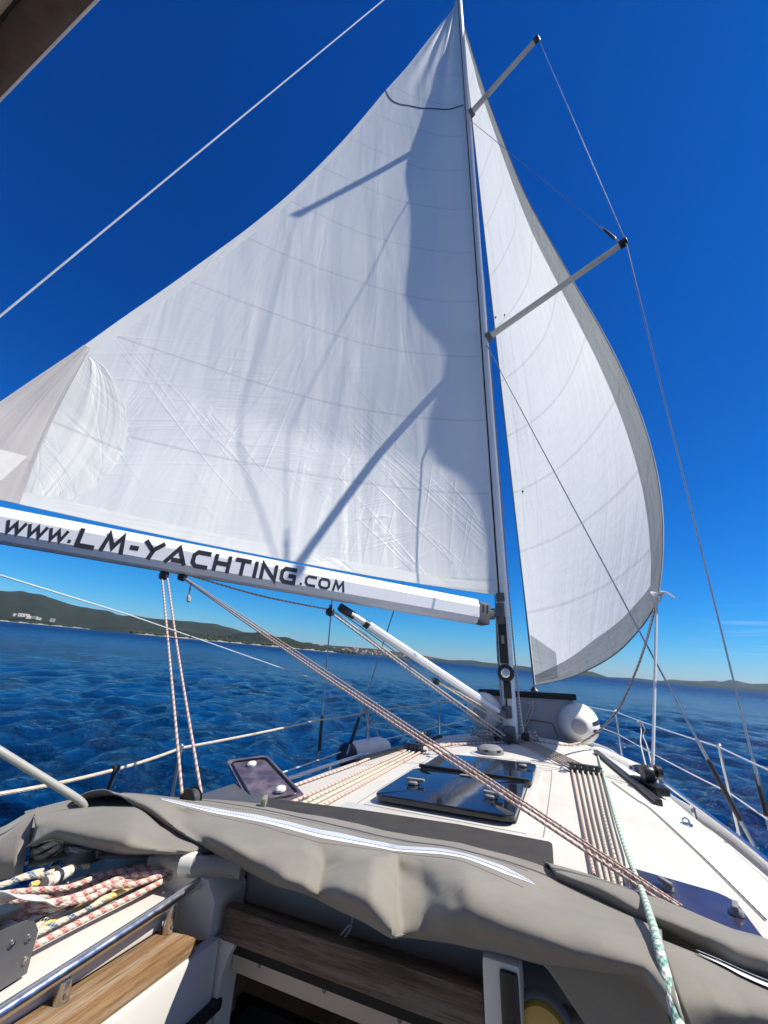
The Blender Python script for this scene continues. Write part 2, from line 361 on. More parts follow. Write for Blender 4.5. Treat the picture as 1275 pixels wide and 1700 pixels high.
def m_sail(name, col, trans, kind):
    t = NT(name); uv = t.uvs(); sx = t.n('ShaderNodeSeparateXYZ'); t.l(uv, sx.inputs[0]); U, V = sx.outputs[0], sx.outputs[1]
    # uv in metres along chord and height
    big = t.noise(t.mapv(uv, (.9, .35, 1)), 1.0, 3, .5, .4)
    dirt = t.ramp(t.noise(uv, 1.3, 6, .6), [(.35, 0), (.8, 1)])
    c = t.mixc(t.math('MULTIPLY', dirt, .35), col, tuple(x * y for x, y in zip(col, (.93, .93, .90))))
    h = None; hs_ = []
    if kind == 'main':
        # crumple creases: thin ridged lines in several directions, strongest low down where the sail is rolled in
        low = t.ramp(V, [(0, 1), (.35, .75), (.62, .12), (1, .05)]) if False else t.n('ShaderNodeMapRange').outputs[0]
        mr = low.node; mr.inputs['From Min'].default_value = 1.3; mr.inputs['From Max'].default_value = 5.5; mr.inputs['To Min'].default_value = 1; mr.inputs['To Max'].default_value = .06; t.l(V, mr.inputs[0])
        for k, (rot, sxx, syy, amp) in enumerate(((1.05, .30, 3.0, 1), (.42, .30, 3.8, .8), (1.35, .25, 3.0, 1), (-.75, .35, 4, .6), (.75, .5, 5, .6), (.12, .3, 5, .3))):
            q = t.noise(t.mapv(t.mapv(uv, (1, 1, 1), (0, 0, rot)), (sxx, syy, 1), (0, 0, 0), (k * 3.7, k * 1.3, 0)), 1.0, 3, .5, .35)
            rid = t.math('SUBTRACT', 1, t.math('MULTIPLY', t.math('ABSOLUTE', t.math('SUBTRACT', q, .5)), 16), True)
            rid = t.math('POWER', rid, 2.2); gate = t.ramp(t.noise(t.mapv(uv, (.6, .6, 1), loc=(k * 5, k, 0)), 1, 3), [(.48, 0), (.66, 1)])
            hs_.append(t.math('MULTIPLY', t.math('MULTIPLY', rid, gate), amp))
        h = hs_[0]
        for q in hs_[1:]: h = t.math('ADD', h, q)
        h = t.math('MULTIPLY', h, low)
        # long vertical puckers
        vp = t.noise(t.mapv(uv, (3.2, .4, 1), (0, 0, .3)), 1, 3, .45, .5)
        nm = t.bump(vp, .42, .06); nm = t.bump(h, .26, .018, nm)
        seam_v = t.math('FRACT', t.math('ADD', t.math('MULTIPLY', V, 1.05), t.math('MULTIPLY', U, .10)))
        ln = t.math('LESS_THAN', t.math('ABSOLUTE', t.math('SUBTRACT', seam_v, .5)), .012)
    else:
        vp = t.noise(t.mapv(uv, (5, .35, 1), (0, 0, -.12)), 1, 4, .5, .4); nm = t.bump(vp, .8, .10)
        fan = t.noise(t.mapv(uv, (3, 9, 1), (0, 0, .5)), 1, 3, .5, .6); nm = t.bump(fan, .25, .03, nm)
        seam_v = t.math('FRACT', t.math('ADD', t.math('MULTIPLY', V, .95), t.math('MULTIPLY', U, .10)))
        ln = t.math('LESS_THAN', t.math('ABSOLUTE', t.math('SUBTRACT', seam_v, .5)), .022)
    c = t.mixc(t.math('MULTIPLY', ln, .34), c, (.52, .52, .50))
    cloth = t.noise(uv, 160, 2); nm = t.bump(cloth, .12, .003, nm)
    d = t.n('ShaderNodeBsdfDiffuse'); d.inputs['Roughness'].default_value = .3; tr = t.n('ShaderNodeBsdfTranslucent'); mx = t.n('ShaderNodeMixShader'); mx.inputs[0].default_value = trans
    for q in (d, tr): t.l(c, q.inputs['Color']); t.l(nm, q.inputs['Normal'])
    t.l(d.outputs[0], mx.inputs[1]); t.l(tr.outputs[0], mx.inputs[2])
    g = t.n('ShaderNodeBsdfGlossy'); g.inputs['Roughness'].default_value = .38; t.l(nm, g.inputs['Normal']); mg = t.n('ShaderNodeMixShader'); mg.inputs[0].default_value = .05
    t.l(mx.outputs[0], mg.inputs[1]); t.l(g.outputs[0], mg.inputs[2])
    return t.done(mg.outputs[0])
M['sail'] = m_sail('mainsail_cloth', (.90, .915, .89), .26, 'main')
M['jib'] = m_sail('genoa_cloth', (.87, .885, .86), .50, 'jib')
M['uvstrip'] = m_sail('uv_cover_cloth', (.74, .74, .70), .42, 'jib')
M['patch_white'] = m_sail('clew_reinforcement_cloth', (.895, .905, .875), .25, 'main')
M['patch'] = m_sail('clew_patch_cloth', (.64, .61, .585), .14, 'main')
def m_sea():
    t = NT('sea_water'); g = t.n('ShaderNodeNewGeometry').outputs['Position']
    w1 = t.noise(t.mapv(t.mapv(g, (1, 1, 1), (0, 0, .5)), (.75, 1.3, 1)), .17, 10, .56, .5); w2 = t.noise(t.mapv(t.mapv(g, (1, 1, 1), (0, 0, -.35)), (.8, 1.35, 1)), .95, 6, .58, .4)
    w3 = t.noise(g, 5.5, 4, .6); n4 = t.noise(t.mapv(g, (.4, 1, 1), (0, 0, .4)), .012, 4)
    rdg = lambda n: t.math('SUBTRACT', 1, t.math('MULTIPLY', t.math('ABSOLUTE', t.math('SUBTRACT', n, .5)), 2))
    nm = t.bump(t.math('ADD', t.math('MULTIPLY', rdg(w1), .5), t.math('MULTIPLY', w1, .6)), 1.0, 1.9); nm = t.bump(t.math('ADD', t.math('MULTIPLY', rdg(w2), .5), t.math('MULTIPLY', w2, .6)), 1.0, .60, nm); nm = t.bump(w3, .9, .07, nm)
    c = t.mixc(t.ramp(t.math('ADD', t.math('MULTIPLY', w1, .5), t.math('MULTIPLY', w2, .5)), [(.36, 0), (.66, 1)]), (.0001, .009, .046), (.0002, .038, .128))  # light and dark of the wave slopes painted into the water colour
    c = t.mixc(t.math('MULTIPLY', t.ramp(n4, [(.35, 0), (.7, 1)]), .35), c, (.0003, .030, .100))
    ln_ = t.n('ShaderNodeVectorMath', operation='LENGTH'); t.l(g, ln_.inputs[0]); mr = t.n('ShaderNodeMapRange'); t.l(ln_.outputs['Value'], mr.inputs[0])
    for k_, v_ in (('From Min', 25), ('From Max', 300), ('To Min', .09), ('To Max', .42)): mr.inputs[k_].default_value = v_   # ripples too fine to see far off act as roughness
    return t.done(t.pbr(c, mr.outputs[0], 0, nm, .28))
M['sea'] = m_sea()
def m_land(name, a, b, dry, sc_=.02):
    t = NT(name); g = t.n('ShaderNodeNewGeometry').outputs['Position']
    n = t.noise(g, sc_, 8, .68); n2 = t.noise(g, sc_ * .22, 5, .6); n3 = t.noise(g, sc_ * 7, 4, .7)
    c = t.mixc(t.ramp(n, [(.36, 0), (.64, 1)]), a, b); c = t.mixc(t.math('MULTIPLY', t.ramp(n2, [(.52, 0), (.70, 1)]), .55), c, dry)
    c = t.mixc(t.math('MULTIPLY', t.ramp(n3, [(.4, 1), (.6, 0)]), .6), c, tuple(x * .5 for x in a))
    return t.done(t.pbr(c, .95, 0, t.bump(n3, .8, 5), .1))
M['land'] = m_land('maquis_hillside', (.020, .030, .022), (.036, .046, .030), (.075, .072, .055))
M['land_far'] = m_land('distant_woods', (.022, .036, .030), (.036, .052, .036), (.07, .075, .06), .008)
M['beach'] = plain('pale_shore_rock', (.32, .29, .24), .9, var=.3, nscale=.05)
M['wood_tree'] = plain('pine_foliage', (.035, .055, .022), .95, var=.45, nscale=.2)
M['house_white'] = plain('white_render', (.44, .42, .39), .85, var=.08, nscale=.1)
M['house_cream'] = plain('cream_render', (.55, .48, .38), .85, var=.1, nscale=.1)
M['roof_red'] = plain('terracotta_tiles', (.36, .13, .07), .85, var=.2, nscale=.3)
M['window_dark'] = plain('dark_window', (.05, .06, .07), .2, var=.1)

# ------------------------------------------------------------------ sea
def build_sea():
    nr, na = 560, 620
    rr = np.r_[0.0, np.geomspace(1.2, 420, nr - 46), np.geomspace(450, 60000, 45)]
    # finer in front of the camera, all the way round
    th = np.linspace(0, 1, na, endpoint=False); ang = 2 * np.pi * th + .62 * np.sin(2 * np.pi * th); ang = ang + R(29) - np.pi
    X = rr[:, None] * np.sin(ang)[None]; Y = rr[:, None] * np.cos(ang)[None]; Z = np.zeros_like(X)
    dr = np.gradient(rr)[:, None]; da = rr[:, None] * np.gradient(ang)[None]; step = np.maximum(dr, da)
    rng = np.random.RandomState(4)
    for k in range(90):
        lam = .38 * (2.6 / .38) ** rng.rand(); d = R(240) + rng.randn() * .55; ph = rng.rand() * 6.28; q = 2 * np.pi / lam
        amp = .0068 * lam ** .65 * (.5 + rng.rand())
        fade = np.clip((lam / step - 2.5) / 3, 0, 1)
        s = np.sin(q * (X * math.sin(d) + Y * math.cos(d)) + ph + .6 * np.sin(.13 * X + k) + .5 * np.sin(.11 * Y + 2 * k))
        Z += amp * fade * (s + .35 * (s * s - .5))
    V = np.stack([X + CAMW[0], Y + CAMW[1], Z], -1).reshape(-1, 3)
    i, j = np.meshgrid(np.arange(nr - 1), np.arange(na), indexing='ij'); j2 = (j + 1) % na
    F = np.stack([i * na + j, i * na + j2, (i + 1) * na + j2, (i + 1) * na + j], -1).reshape(-1, 4)
    F = F[na:]  # skip the degenerate centre ring, close below
    me = bpy.data.meshes.new('sea'); me.vertices.add(len(V)); me.vertices.foreach_set('co', V.ravel())
    me.loops.add(F.size); me.loops.foreach_set('vertex_index', F.ravel()); me.polygons.add(len(F))
    me.polygons.foreach_set('loop_start', np.arange(0, F.size, 4)); me.polygons.foreach_set('use_smooth', np.ones(len(F), bool))
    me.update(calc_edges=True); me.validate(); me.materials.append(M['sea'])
    o = bpy.data.objects.new('sea', me); COL.objects.link(o); o['kind'] = 'structure'
    if me.polygons[5000].normal.z < 0: me.flip_normals()
build_sea()

# ------------------------------------------------------------------ land, all in the world frame
def ridge(name, prof, dist, depth, mat, seed=1, rough=.12, rows=14, cols=160, kind='structure'):
    """a hill: its crest seen at the picture heights of prof (x, y), its shore at dist, its crest depth metres behind"""
    P = np.array(prof, float); rng = np.random.RandomState(seed); V = []
    xs = np.linspace(P[0, 0], P[-1, 0], cols); ys = np.interp(xs, P[:, 0], P[:, 1])
    ph = rng.rand(12) * 6.28
    for k in range(rows):
        t = k / (rows - 1); tt = min(1, t / .62); row = []
        for x, y in zip(xs, ys):
            yh = 1030 + .0941 * x
            c = wat(x, y, dist + depth * .62); hgt = max(c[2], .6)
            jit = 1 + rough * sum(math.sin((m + 1) * .021 * x + ph[m] + t * 5 * (m % 3)) / (1 + .4 * m) for m in range(8)) * (1 - abs(tt - .5)) * .5 * (t < .6)
            prof_h = hgt * (math.sin(tt * math.pi / 2) ** 1.15) * jit if t <= .62 else hgt * (1 - ((t - .62) / .38) ** 2)
            p = wat(x, yh, dist + depth * t + 30 * math.sin(.05 * x + ph[3]) * (1 - t)); row.append((p[0], p[1], prof_h - .3 if 0 < t < 1 else -3))
        V.append(row)
    o = make(name, Mesh().grid(V), mat, smooth=80, world=True, org=np.mean(np.array(V).reshape(-1, 3), axis=0)); o['kind'] = kind; return o
ridge('hill', [(-140, 975), (-60, 978), (0, 982), (18, 982), (45, 986), (70, 991), (105, 1002), (150, 1012), (200, 1022), (240, 1026), (300, 1032), (352, 1036), (380, 1042), (410, 1052), (445, 1063), (480, 1072), (505, 1077)], 2300, 2600, M['land'], 1)
ridge('headland', [(150, 1041), (205, 1040), (260, 1046), (300, 1047), (325, 1051), (355, 1056), (380, 1054), (402, 1049), (432, 1051), (455, 1056), (475, 1060), (500, 1067), (535, 1073), (575, 1080), (600, 1086)], 1500, 500, M['land'], 3, .25)
ridge('town_hill', [(430, 1069), (470, 1066), (510, 1068), (545, 1071), (580, 1074), (620, 1078), (660, 1082), (700, 1088), (740, 1095), (775, 1100)], 3300, 900, M['land_far'], 5)
ridge('island', [(730, 1096), (760, 1096), (785, 1096), (800, 1099), (840, 1103), (870, 1106), (900, 1110), (940, 1114), (965, 1113), (985, 1116), (1000, 1121), (1010, 1124.5)], 4200, 700, M['land_far'], 6)
ridge('island', [(1010, 1124), (1060, 1126), (1085, 1129), (1105, 1131), (1130, 1133), (1145, 1132), (1165, 1134), (1190, 1139), (1230, 1141), (1300, 1147), (1380, 1152)], 5200, 900, M['land_far'], 7)
ridge('hill', [(1085, 1132), (1115, 1128), (1140, 1130), (1165, 1131), (1185, 1130), (1200, 1132), (1215, 1129), (1228, 1131), (1250, 1136), (1290, 1136), (1340, 1134), (1400, 1142)], 7600, 2500, M['land_far'], 9)
b = Mesh(); V = []
for x in np.linspace(-60, 560, 140):
    yh = 1030 + .0941 * x; dd = (2240 if x < 160 else 1440) + 26 * math.sin(x * .08) + 12 * math.sin(x * .31)
    if 150 < x < 230: dd = 2240 + (1440 - 2240) * (x - 150) / 80
    hgt = max(.3, 2.2 + 1.6 * math.sin(x * .21) + 1.3 * math.sin(x * .57 + 1))
    row = []
    for t, z in ((0, -.5), (.25, .55 * hgt), (.7, hgt), (1, hgt * 1.1)): p = wat(x, yh, dd + 80 * t); row.append((p[0], p[1], z))
    V.append(row)
make('shore', b.grid(V), M['beach'], world=True, org=np.array(V[0][0]))['kind'] = 'structure'
# woods on the headland: rough crowns, too many to count
b = Mesh(); rng = random.Random(5)
ico = bmesh.new(); bmesh.ops.create_icosphere(ico, subdivisions=1, radius=1); iv = [np.array(v.co) for v in ico.verts]; ifc = [[v.index for v in f.verts] for f in ico.faces]; ico.free()
for k in range(620):
    x = rng.uniform(215, 590); yh = 1030 + .0941 * x; dd = 1500 + 200 * rng.random() ** 1.4; p = wat(x, yh, dd)
    top = np.interp(x, [215, 300, 400, 440, 480, 540, 590], [5, 6, 18, 17, 10, 6, 3]); r = rng.uniform(2.2, 4.4); zz = 1.5 + rng.random() * top * (dd - 1490) / 130
    jit = [1 + rng.uniform(-.3, .3) for _ in iv]
    b.add([np.array([p[0], p[1], zz + r * .6]) + v * r * j * np.array([1, 1, 1.15]) for v, j in zip(iv, jit)], ifc)
make('woods', b, M['wood_tree'], smooth=0, world=True)['kind'] = 'stuff'
# houses
def house(x, y, dist, w, d, h, wallm, roof, label, group, nwin=0, flat=False):
    p = wat(x, 1030 + .0941 * x, dist); base = max(.5, wat(x, y, dist)[2]); a = math.atan2(p[0] - CAMW[0], p[1] - CAMW[1]) + rng.uniform(-.5, .5)
    ex = np.array([math.cos(a), -math.sin(a), 0]); ey = np.array([math.sin(a), math.cos(a), 0]); ez = np.array([0, 0, 1.])
    o0 = np.array([p[0], p[1], base])
    b = Mesh(); b.box(o0 + ez * (h / 2 - 1), (w, d, h + 2), (ex, ey, ez))
    if not flat:
        e = .4; c = [o0 + ez * (h - .02) + ex * sx * (w / 2 + e) + ey * sy * (d / 2 + e) for sx, sy in ((-1, -1), (1, -1), (1, 1), (-1, 1))]
        r1 = o0 + ez * (h + d * .28) - ex * w * .32; r2 = o0 + ez * (h + d * .28) + ex * w * .32
        b.add([*c, r1, r2], [(0, 1, 5, 4), (1, 2, 5), (2, 3, 4, 5), (3, 0, 4), (0, 3, 2, 1)], mi=1)
    for k in range(nwin):
        for lv in range(max(1, int(h // 3.2))):
            b.box(o0 - ey * (d / 2 + .03) + ex * (-w / 2 + w * (k + .5) / nwin) + ez * (1.6 + 3.1 * lv), (w / nwin * .45, .1, 1.5), (ex, ey, ez), mi=2)
    o = make('house', b, [M[wallm], M[roof], M['window_dark']], smooth=0, world=True, org=o0)
    return setp(o, label, 'house', group)
resort = [(22, 1022, 26, 9, 'white', 'low white house leftmost of the resort, half cut by the boom side of the frame'), (34, 1023, 42, 12, 'white', 'longest white resort block above the shore under the big hill'), (44, 1026, 22, 9, 'cream', 'cream resort house just beside the longest white block'),
          (52, 1026, 26, 9, 'white', 'white resort house third from the right of the shore cluster'), (60, 1028, 20, 8, 'cream', 'small cream house at the right end of the resort cluster'), (84, 1031.5, 17, 13, 'white', 'tall white tower house standing alone at the waterline below the hill')]
for x, y, w, h, m, lab in resort: house(x, y, 2380, w, 12, h, 'house_' + m, 'house_' + m, lab, 'white resort houses on the left shore', 4, flat=True)
for k in range(74):
    x = rng.uniform(545, 718) if k % 4 else rng.uniform(560, 640); t = rng.random(); yh = 1030 + .0941 * x
    top = np.interp(x, [545, 580, 640, 718], [8, 10, 9.5, 5]); y = yh - .6 - (top - 2) * t
    house(x, y, 3180 + 420 * t, rng.uniform(10, 22), rng.uniform(9, 13), rng.choice([6, 7, 9, 12]), rng.choice(['house_white', 'house_cream', 'house_cream']), 'roof_red',
          'small pale town house with a red roof on the far shore behind the boom vang', 'town houses on the far shore')
for x, y, w in ((512, 1068.5, 60), (531, 1071, 44)):
    house(x, y, 3340, w, 20, 8, 'house_white', 'house_white', 'long low white shed on the slope left of the town' if x < 520 else 'shorter low white shed on the slope beside the long one', 'white sheds above the town', 0, True)
# far sailing boat
p = wat(984, 1123.2, 1900); p[2] = 0; ft = thing('sailing_boat', 'tiny white sailing boat far off beside the dark island', 'sailing boat', p, world=True)
b = Mesh(); b.grid([[(p[0] - 4 + 8 * s, p[1] + w * 1.3 * math.sin(math.pi * min(.999, s * .9 + .1)), z) for w, z in ((-1, 1.1), (-.6, 0), (.6, 0), (1, 1.1))] for s in np.linspace(0, 1, 9)]); make('hull', b, M['fender'], ft, world=True)
make('mast', Mesh().tube([(p[0], p[1], .5), (p[0], p[1], 12)], .09, 6), M['alu'], ft)
b = Mesh(); b.grid([[(p[0] - .1 - 3.4 * u * (1 - v), p[1] + .5 * math.sin(math.pi * u) * (1 - v), 2 + 9.5 * v) for u in np.linspace(0, 1, 6)] for v in np.linspace(0, 1, 8)]); make('sail', b, M['fender'], ft, solid=.03)

# ------------------------------------------------------------------ the yacht: hull, deck, coachroof
yacht = thing('sailing_yacht', 'white cruising yacht with flush dark hatches and a broad coachroof, under sail', 'yacht', (0, 0, -.5))
def beam(y): return float(np.interp(y, [-3.4, -1, -.1, 1, 2, 3.2, 4, 4.5, 4.62], [1.56, 1.54, 1.47, 1.32, 1.2, 1.0, .6, .2, .02]))
def roofw(y):
    return float(np.interp(y, [-4.6, -3, -1.5, -.2, .3, .6, .85, 1.02], [1.26, 1.24, 1.16, 1.02, .86, .66, .36, .02]))
def roofz(x, y):
    w = roofw(y); q = min(1, abs(x) / max(w, .02)); fwd = max(0, (y - .2) / .82)
    return -.085 * q ** 2.2 - .10 * q ** 14 - .10 * fwd ** 2.2
DZ = -.46
def deckz(y): return DZ - .05 * min(1, max(0, y)) + .02 * max(0, y - 1)
def hull():
    ys = np.r_[np.linspace(-8.5, -1, 16), np.linspace(-.6, 4.62, 34)]; rows = []
    for y in ys:
        w = beam(y) if y > -1.5 else 1.555 * (1 - .12 * ((-1.5 - y) / 7) ** 2); z = deckz(y); kz = -1.05 - .75 * max(0, 1 - abs(y + 2) / 7.5)
        rows.append([(s * w * a, y + .25 * (1 - b_) * (y > 3), z + .02 - (1.25 if b_ < 1 else 0) * (1 - b_) - (0.1 if b_ == 0 else 0)) for s, a, b_ in ((-1, 1, 1), (-1, 1.0, .6), (-1, .93, .25), (-1, .6, 0), (1, .6, 0), (1, .93, .25), (1, 1.0, .6), (1, 1, 1))])
    make('hull', Mesh().grid(rows), M['gelcoat'], yacht, 60)
    b = Mesh()
    drows = []
    for y in ys:
        if y < -3.4: continue
        w = beam(y) if y > -1.5 else 1.555; wr = max(.0, min(w - .12, roofw(y) - .03)) if y < 1.0 else 0
        drows.append([(s, y, deckz(y)) for s in (-w, -(w + wr) / 2, -wr, wr, (w + wr) / 2, w)])
    make('side_deck', b.grid(drows), M['deck'], yacht)
    for s in (-1, 1):
        pts = [(s * (beam(y) - .02), y, deckz(y) + .03) for y in np.linspace(-3.4, 4.5, 40)]
        make('toe_rail', Mesh().tube(pts, 1, sec=[(-.014, -.03), (.014, -.03), (.014, .02), (0, .028), (-.014, .02)], up=(0, 0, 1)), M['alu'], yacht)
hull()
CW = (-.40, .29)       # companionway opening between these x
CY1, CY0 = -3.12, -4.6
def roof():
    b = Mesh(); ys = np.r_[np.linspace(-2.97, .2, 60), np.linspace(.26, 1.0, 22)]; n = 54; rows = []; UV = []
    for y in ys:
        w = roofw(y); row = []
        for k in range(n + 1):
            q = -1 + 2 * k / n; q = math.copysign(abs(q) ** .8, q); row.append((q * w, y, roofz(q * w, y)))
        row = [(row[0][0] * 1.02 - .045, y, DZ - .02), (row[0][0] - .012, y, row[0][2] - .045)] + row + [(row[-1][0] + .012, y, row[-1][2] - .045), (row[-1][0] * 1.02 + .045, y, DZ - .02)]
        rows.append(row)
    make('coachroof', b.grid(rows), M['deck'], yacht, 50)
    # the port shoulder of the coachroof beside the companionway, carrying the rope clutches
    b = Mesh(); rows = []
    for y in np.linspace(CY0, -2.972, 10): rows.append([(CW[0] - .115, y, -.02), (-.60, y, -.012), (-.8, y, roofz(-.8, y) - .002), (-1.0, y, roofz(-1.0, y) - .002), (-1.19, y, roofz(-1.19, y) - .002), (-1.29, y, -.24), (-1.32, y, -.6)])
    make('roof_shoulder', b.grid(rows), M['gelcoat'], yacht, 50)
    b = Mesh(); rows = []
    for y in np.linspace(-3.09, -2.972, 4): rows.append([(.30, y, -.05), (.30, y, -.002), (.6, y, roofz(.6, y)), (.9, y, roofz(.9, y)), (1.16, y, roofz(1.16, y)), (1.27, y, -.24), (1.30, y, -.6)])
    make('roof_shoulder', b.grid(rows), M['gelcoat'], yacht, 50)
roof()
def flush_hatch(x0, x1, y0, y1, mat, name='deck_hatch', zoff=.012, open_=0, rad=.05, handles=(), thick=.022):
    """a flush hatch lens following the roof, with rounded corners; handles: (x, y, angle)"""
    cx, cy = (x0 + x1) / 2, (y0 + y1) / 2; hx, hy = (x1 - x0) / 2, (y1 - y0) / 2; poly = []
    for sx, sy, a0 in ((1, 1, 0), (-1, 1, 90), (-1, -1, 180), (1, -1, 270)):
        for k in range(6): a = R(a0 + 90 * k / 5); poly.append((cx + sx * (hx - rad) + rad * math.cos(a), cy + sy * (hy - rad) + rad * math.sin(a)))
    n = len(poly); b = Mesh(); F = []
    zt = lambda x, y: roofz(cx, cy) + (roofz(min(max(x, x0), x1), cy) - roofz(cx, cy)) + zoff
    V = []
    for f, dz in ((1.0, -thick), (1.0, -.004), (.988, 0), (.5, .001)):
        V += [(cx + (x - cx) * f, cy + (y - cy) * f, zt(x * f + cx * (1 - f), y) + dz) for x, y in poly]
    for r_ in range(3):
        for k in range(n): F.append((r_ * n + k, r_ * n + (k + 1) % n, (r_ + 1) * n + (k + 1) % n, (r_ + 1) * n + k))
    F.append(tuple(3 * n + k for k in range(n)))
    b.add(V, F); h = make(name, b, mat, yacht, 40)
    return h, zt
def latch(parent, x, y, z, ang=0, s=1):
    a = R(ang); ex = np.array([math.cos(a), math.sin(a), 0]); ey = np.array([-math.sin(a), math.cos(a), 0]); ez = np.array([0, 0, 1.]); c = np.array([x, y, z])
    b = Mesh(); b.lathe(c, ez, [(0, .030 * s), (.008, .030 * s), (.013, .024 * s), (.013, 0)], 16)
    b.bar(c + ez * .017 - ex * .035 * s, c + ez * .017 + ex * .055 * s, .026 * s, .012, bev=.004)
    make('handle', b, M['grey_plastic'], parent)
# the big double hatch in front of the garage: raised lens with seals, hinge bars, latches
frame_ = Mesh()
frame_.box((-.045, -1.68, -.006), (.70, 1.16, .022), bev=.008)
hf = make('hatch_frame', frame_, M['gelcoat'], yacht)
make('hatch_seal', Mesh().box((-.045, -1.66, .012), (.60, 1.06, .05), bev=.02), M['rubber'], yacht)
h1, z1 = flush_hatch(-.36, .255, -2.235, -1.635, M['smoked'], 'deck_hatch', .046)
h2, z2 = flush_hatch(-.35, .275, -1.61, -1.10, M['smoked'], 'deck_hatch', .040)
latch(h1, -.245, -2.0, .047, 5); latch(h1, .135, -2.03, .047, -12); latch(h2, .20, -1.24, .041, 10)
make('hinge_bar', Mesh().bar((-.34, -1.622, .05), (.272, -1.622, .045), .022, .018, bev=.006), M['black'], h1)
make('badge', Mesh().box((-.03, -1.70, .0485), (.10, .03, .004), bev=.0015), M['grey_plastic'], h1)
# starboard flush hatch, aft
sh, zs = flush_hatch(.60, .90, -2.92, -2.35, M['smoked_violet'], 'deck_hatch', .010, rad=.05)
l1_, l2_ = onz(1108, 1473, -.01), onz(1222, 1510, -.02)
latch(sh, l1_[0], l1_[1], zs(l1_[0], 0) + .001, 120, .55); latch(sh, l2_[0], l2_[1], zs(l2_[0], 0) + .001, 75, .55)
# port hatch, its lid propped open
A = [onz(378, 1266, .02), onz(440, 1256, .02)]
P0 = ony(376, 1262, -2.02); P1 = ony(443, 1253, -1.93); P2 = ony(510, 1324, -2.25); P3 = ony(420, 1345, -2.42)
def lid():
    quad = np.array([P0, P1, P2, P3]); ex = un(P1 - P0); nrm = un(np.cross(P1 - P0, P3 - P0)); pts = []
    for k in range(4):
        a, p, c = quad[k - 1], quad[k], quad[(k + 1) % 4]; u = un(a - p); v = un(c - p)
        for t in np.linspace(0, 1, 5): pts.append(p + .045 * ((1 - t) ** 2 * u + t ** 2 * v))
    o = make('hatch_lid', Mesh().prism(pts, nrm * .018), M['panel'], yacht)
    b = Mesh(); inn = [quad.mean(0) + (np.array(q) - quad.mean(0)) * .84 + nrm * (.020 if nrm @ (CAM - P0) > 0 else -.003) for q in pts]
    b.tube(inn + [inn[0]], .005, 6); make('seal', b, M['black'], o)
    s = 1 if nrm @ (CAM - P0) > 0 else -1
    base = quad.mean(0) + nrm * (.018 if s > 0 else 0)
    for (px, py) in ((418, 1270), (466, 1312)):
        q = onpl(px, py, base, nrm); b = Mesh(); b.lathe(q, nrm * s, [(0, .026), (.010, .026), (.016, .018), (.016, 0)], 14); make('knob', b, M['fender'], o)
lid()
make('hatch_frame', Mesh().box((-.93, -2.42, roofz(-.93, -2.42) + .012), (.5, .42, .03), bev=.01), M['dark_grey'], yacht)
# grab rails along the coachroof edges
def grabrail(s, y0, y1):
    pts = [(s * (roofw(y) - .005), y, roofz(s * (roofw(y) - .03), y) + .055) for y in np.linspace(y0, y1, 14)]
    a, e = np.array(pts[0]), np.array(pts[-1])
    pts = [a + (0, -.03, -.07)] + pts + [e + (0, .03, -.07)]
    o = make('grab_rail', Mesh().tube(cr_path(pts, 3), .0125, 10), M['steel'], yacht)
    for k in (3, 7, 11): p = np.array(pts[k]); make('foot', Mesh().tube([p - (0, 0, .075), p], .011, 8), M['steel'], o)
grabrail(1, -3.0, -.35); grabrail(-1, -3.0, -.75)
# the pale capping beside the starboard grab rail
# breakwater board behind the sprayhood, mast collar, vent, organisers
bp = [onz(440, 1330, .0), onz(915, 1408, .0)]
make('sliding_hatch_edge', Mesh().prism([onz(440, 1324, .016), onz(600, 1344, .020), onz(760, 1368, .020), onz(912, 1397, .014), onz(917, 1401, .012), onz(921, 1475, .012), onz(760, 1430, .016), onz(600, 1396, .016), onz(430, 1362, .012)], (0, 0, -.016)), plain('dark_brown_panel', (.038, .034, .028), .6, var=.25, nscale=12), yacht)
make('strap_end', Mesh().bar(onz(441, 1326, .03), onz(437, 1334, .03), .018, .03, bev=.004), M['canvas'], yacht)
make('garage_molding', Mesh().box((-.04, -2.315, -.006), (.86, .10, .022), bev=.008), M['gelcoat'], yacht)
vent = Mesh().lathe((-.075, -.72, roofz(0, -.7)), (0, 0, 1), [(0, .098), (.008, .10), (.035, .092), (.054, .064), (.059, .03), (.059, 0)], 28)
vt = make('deck_vent', vent, M['grey_plastic'], yacht)
for a in range(6): q = R(a * 60 + 20); make('vent_slot', Mesh().box((-.075 + .093 * math.cos(q), -.72 + .093 * math.sin(q), .030), (.01, .030, .014), ((math.cos(q), math.sin(q), 0), (-math.sin(q), math.cos(q), 0), (0, 0, 1))), M['black'], vt)
make('vent_base', Mesh().lathe((-.075, -.72, -.006), (0, 0, 1), [(0, .15), (.008, .148), (.010, .14), (.010, 0)], 28), M['gelcoat'], vt)
def organiser(a, b_, n):
    a = np.array(a, float); b_ = np.array(b_, float); o = make('rope_organiser', Mesh().bar(a, b_, .055, .012, bev=.004), M['black'], yacht)
    make('cover_plate', Mesh().bar(a + (0, 0, .036), b_ + (0, 0, .036), .052, .008, bev=.003), M['black'], o)
    for k in range(n):
        c = a + (b_ - a) * (k + .5) / n; make('sheave', Mesh().lathe(c + (0, 0, .006), (0, 0, 1), [(0, .020), (.006, .016), (.020, .016), (.026, .020), (.026, 0)], 14), M['dark_grey'], o)
ORG_S = (onz(945, 1277, .0), onz(998, 1285, -.02)); ORG_P = (onz(676, 1242, -.02), onz(703, 1247, .0))
organiser(*ORG_S, 5); organiser(*ORG_P, 4)
b = Mesh()
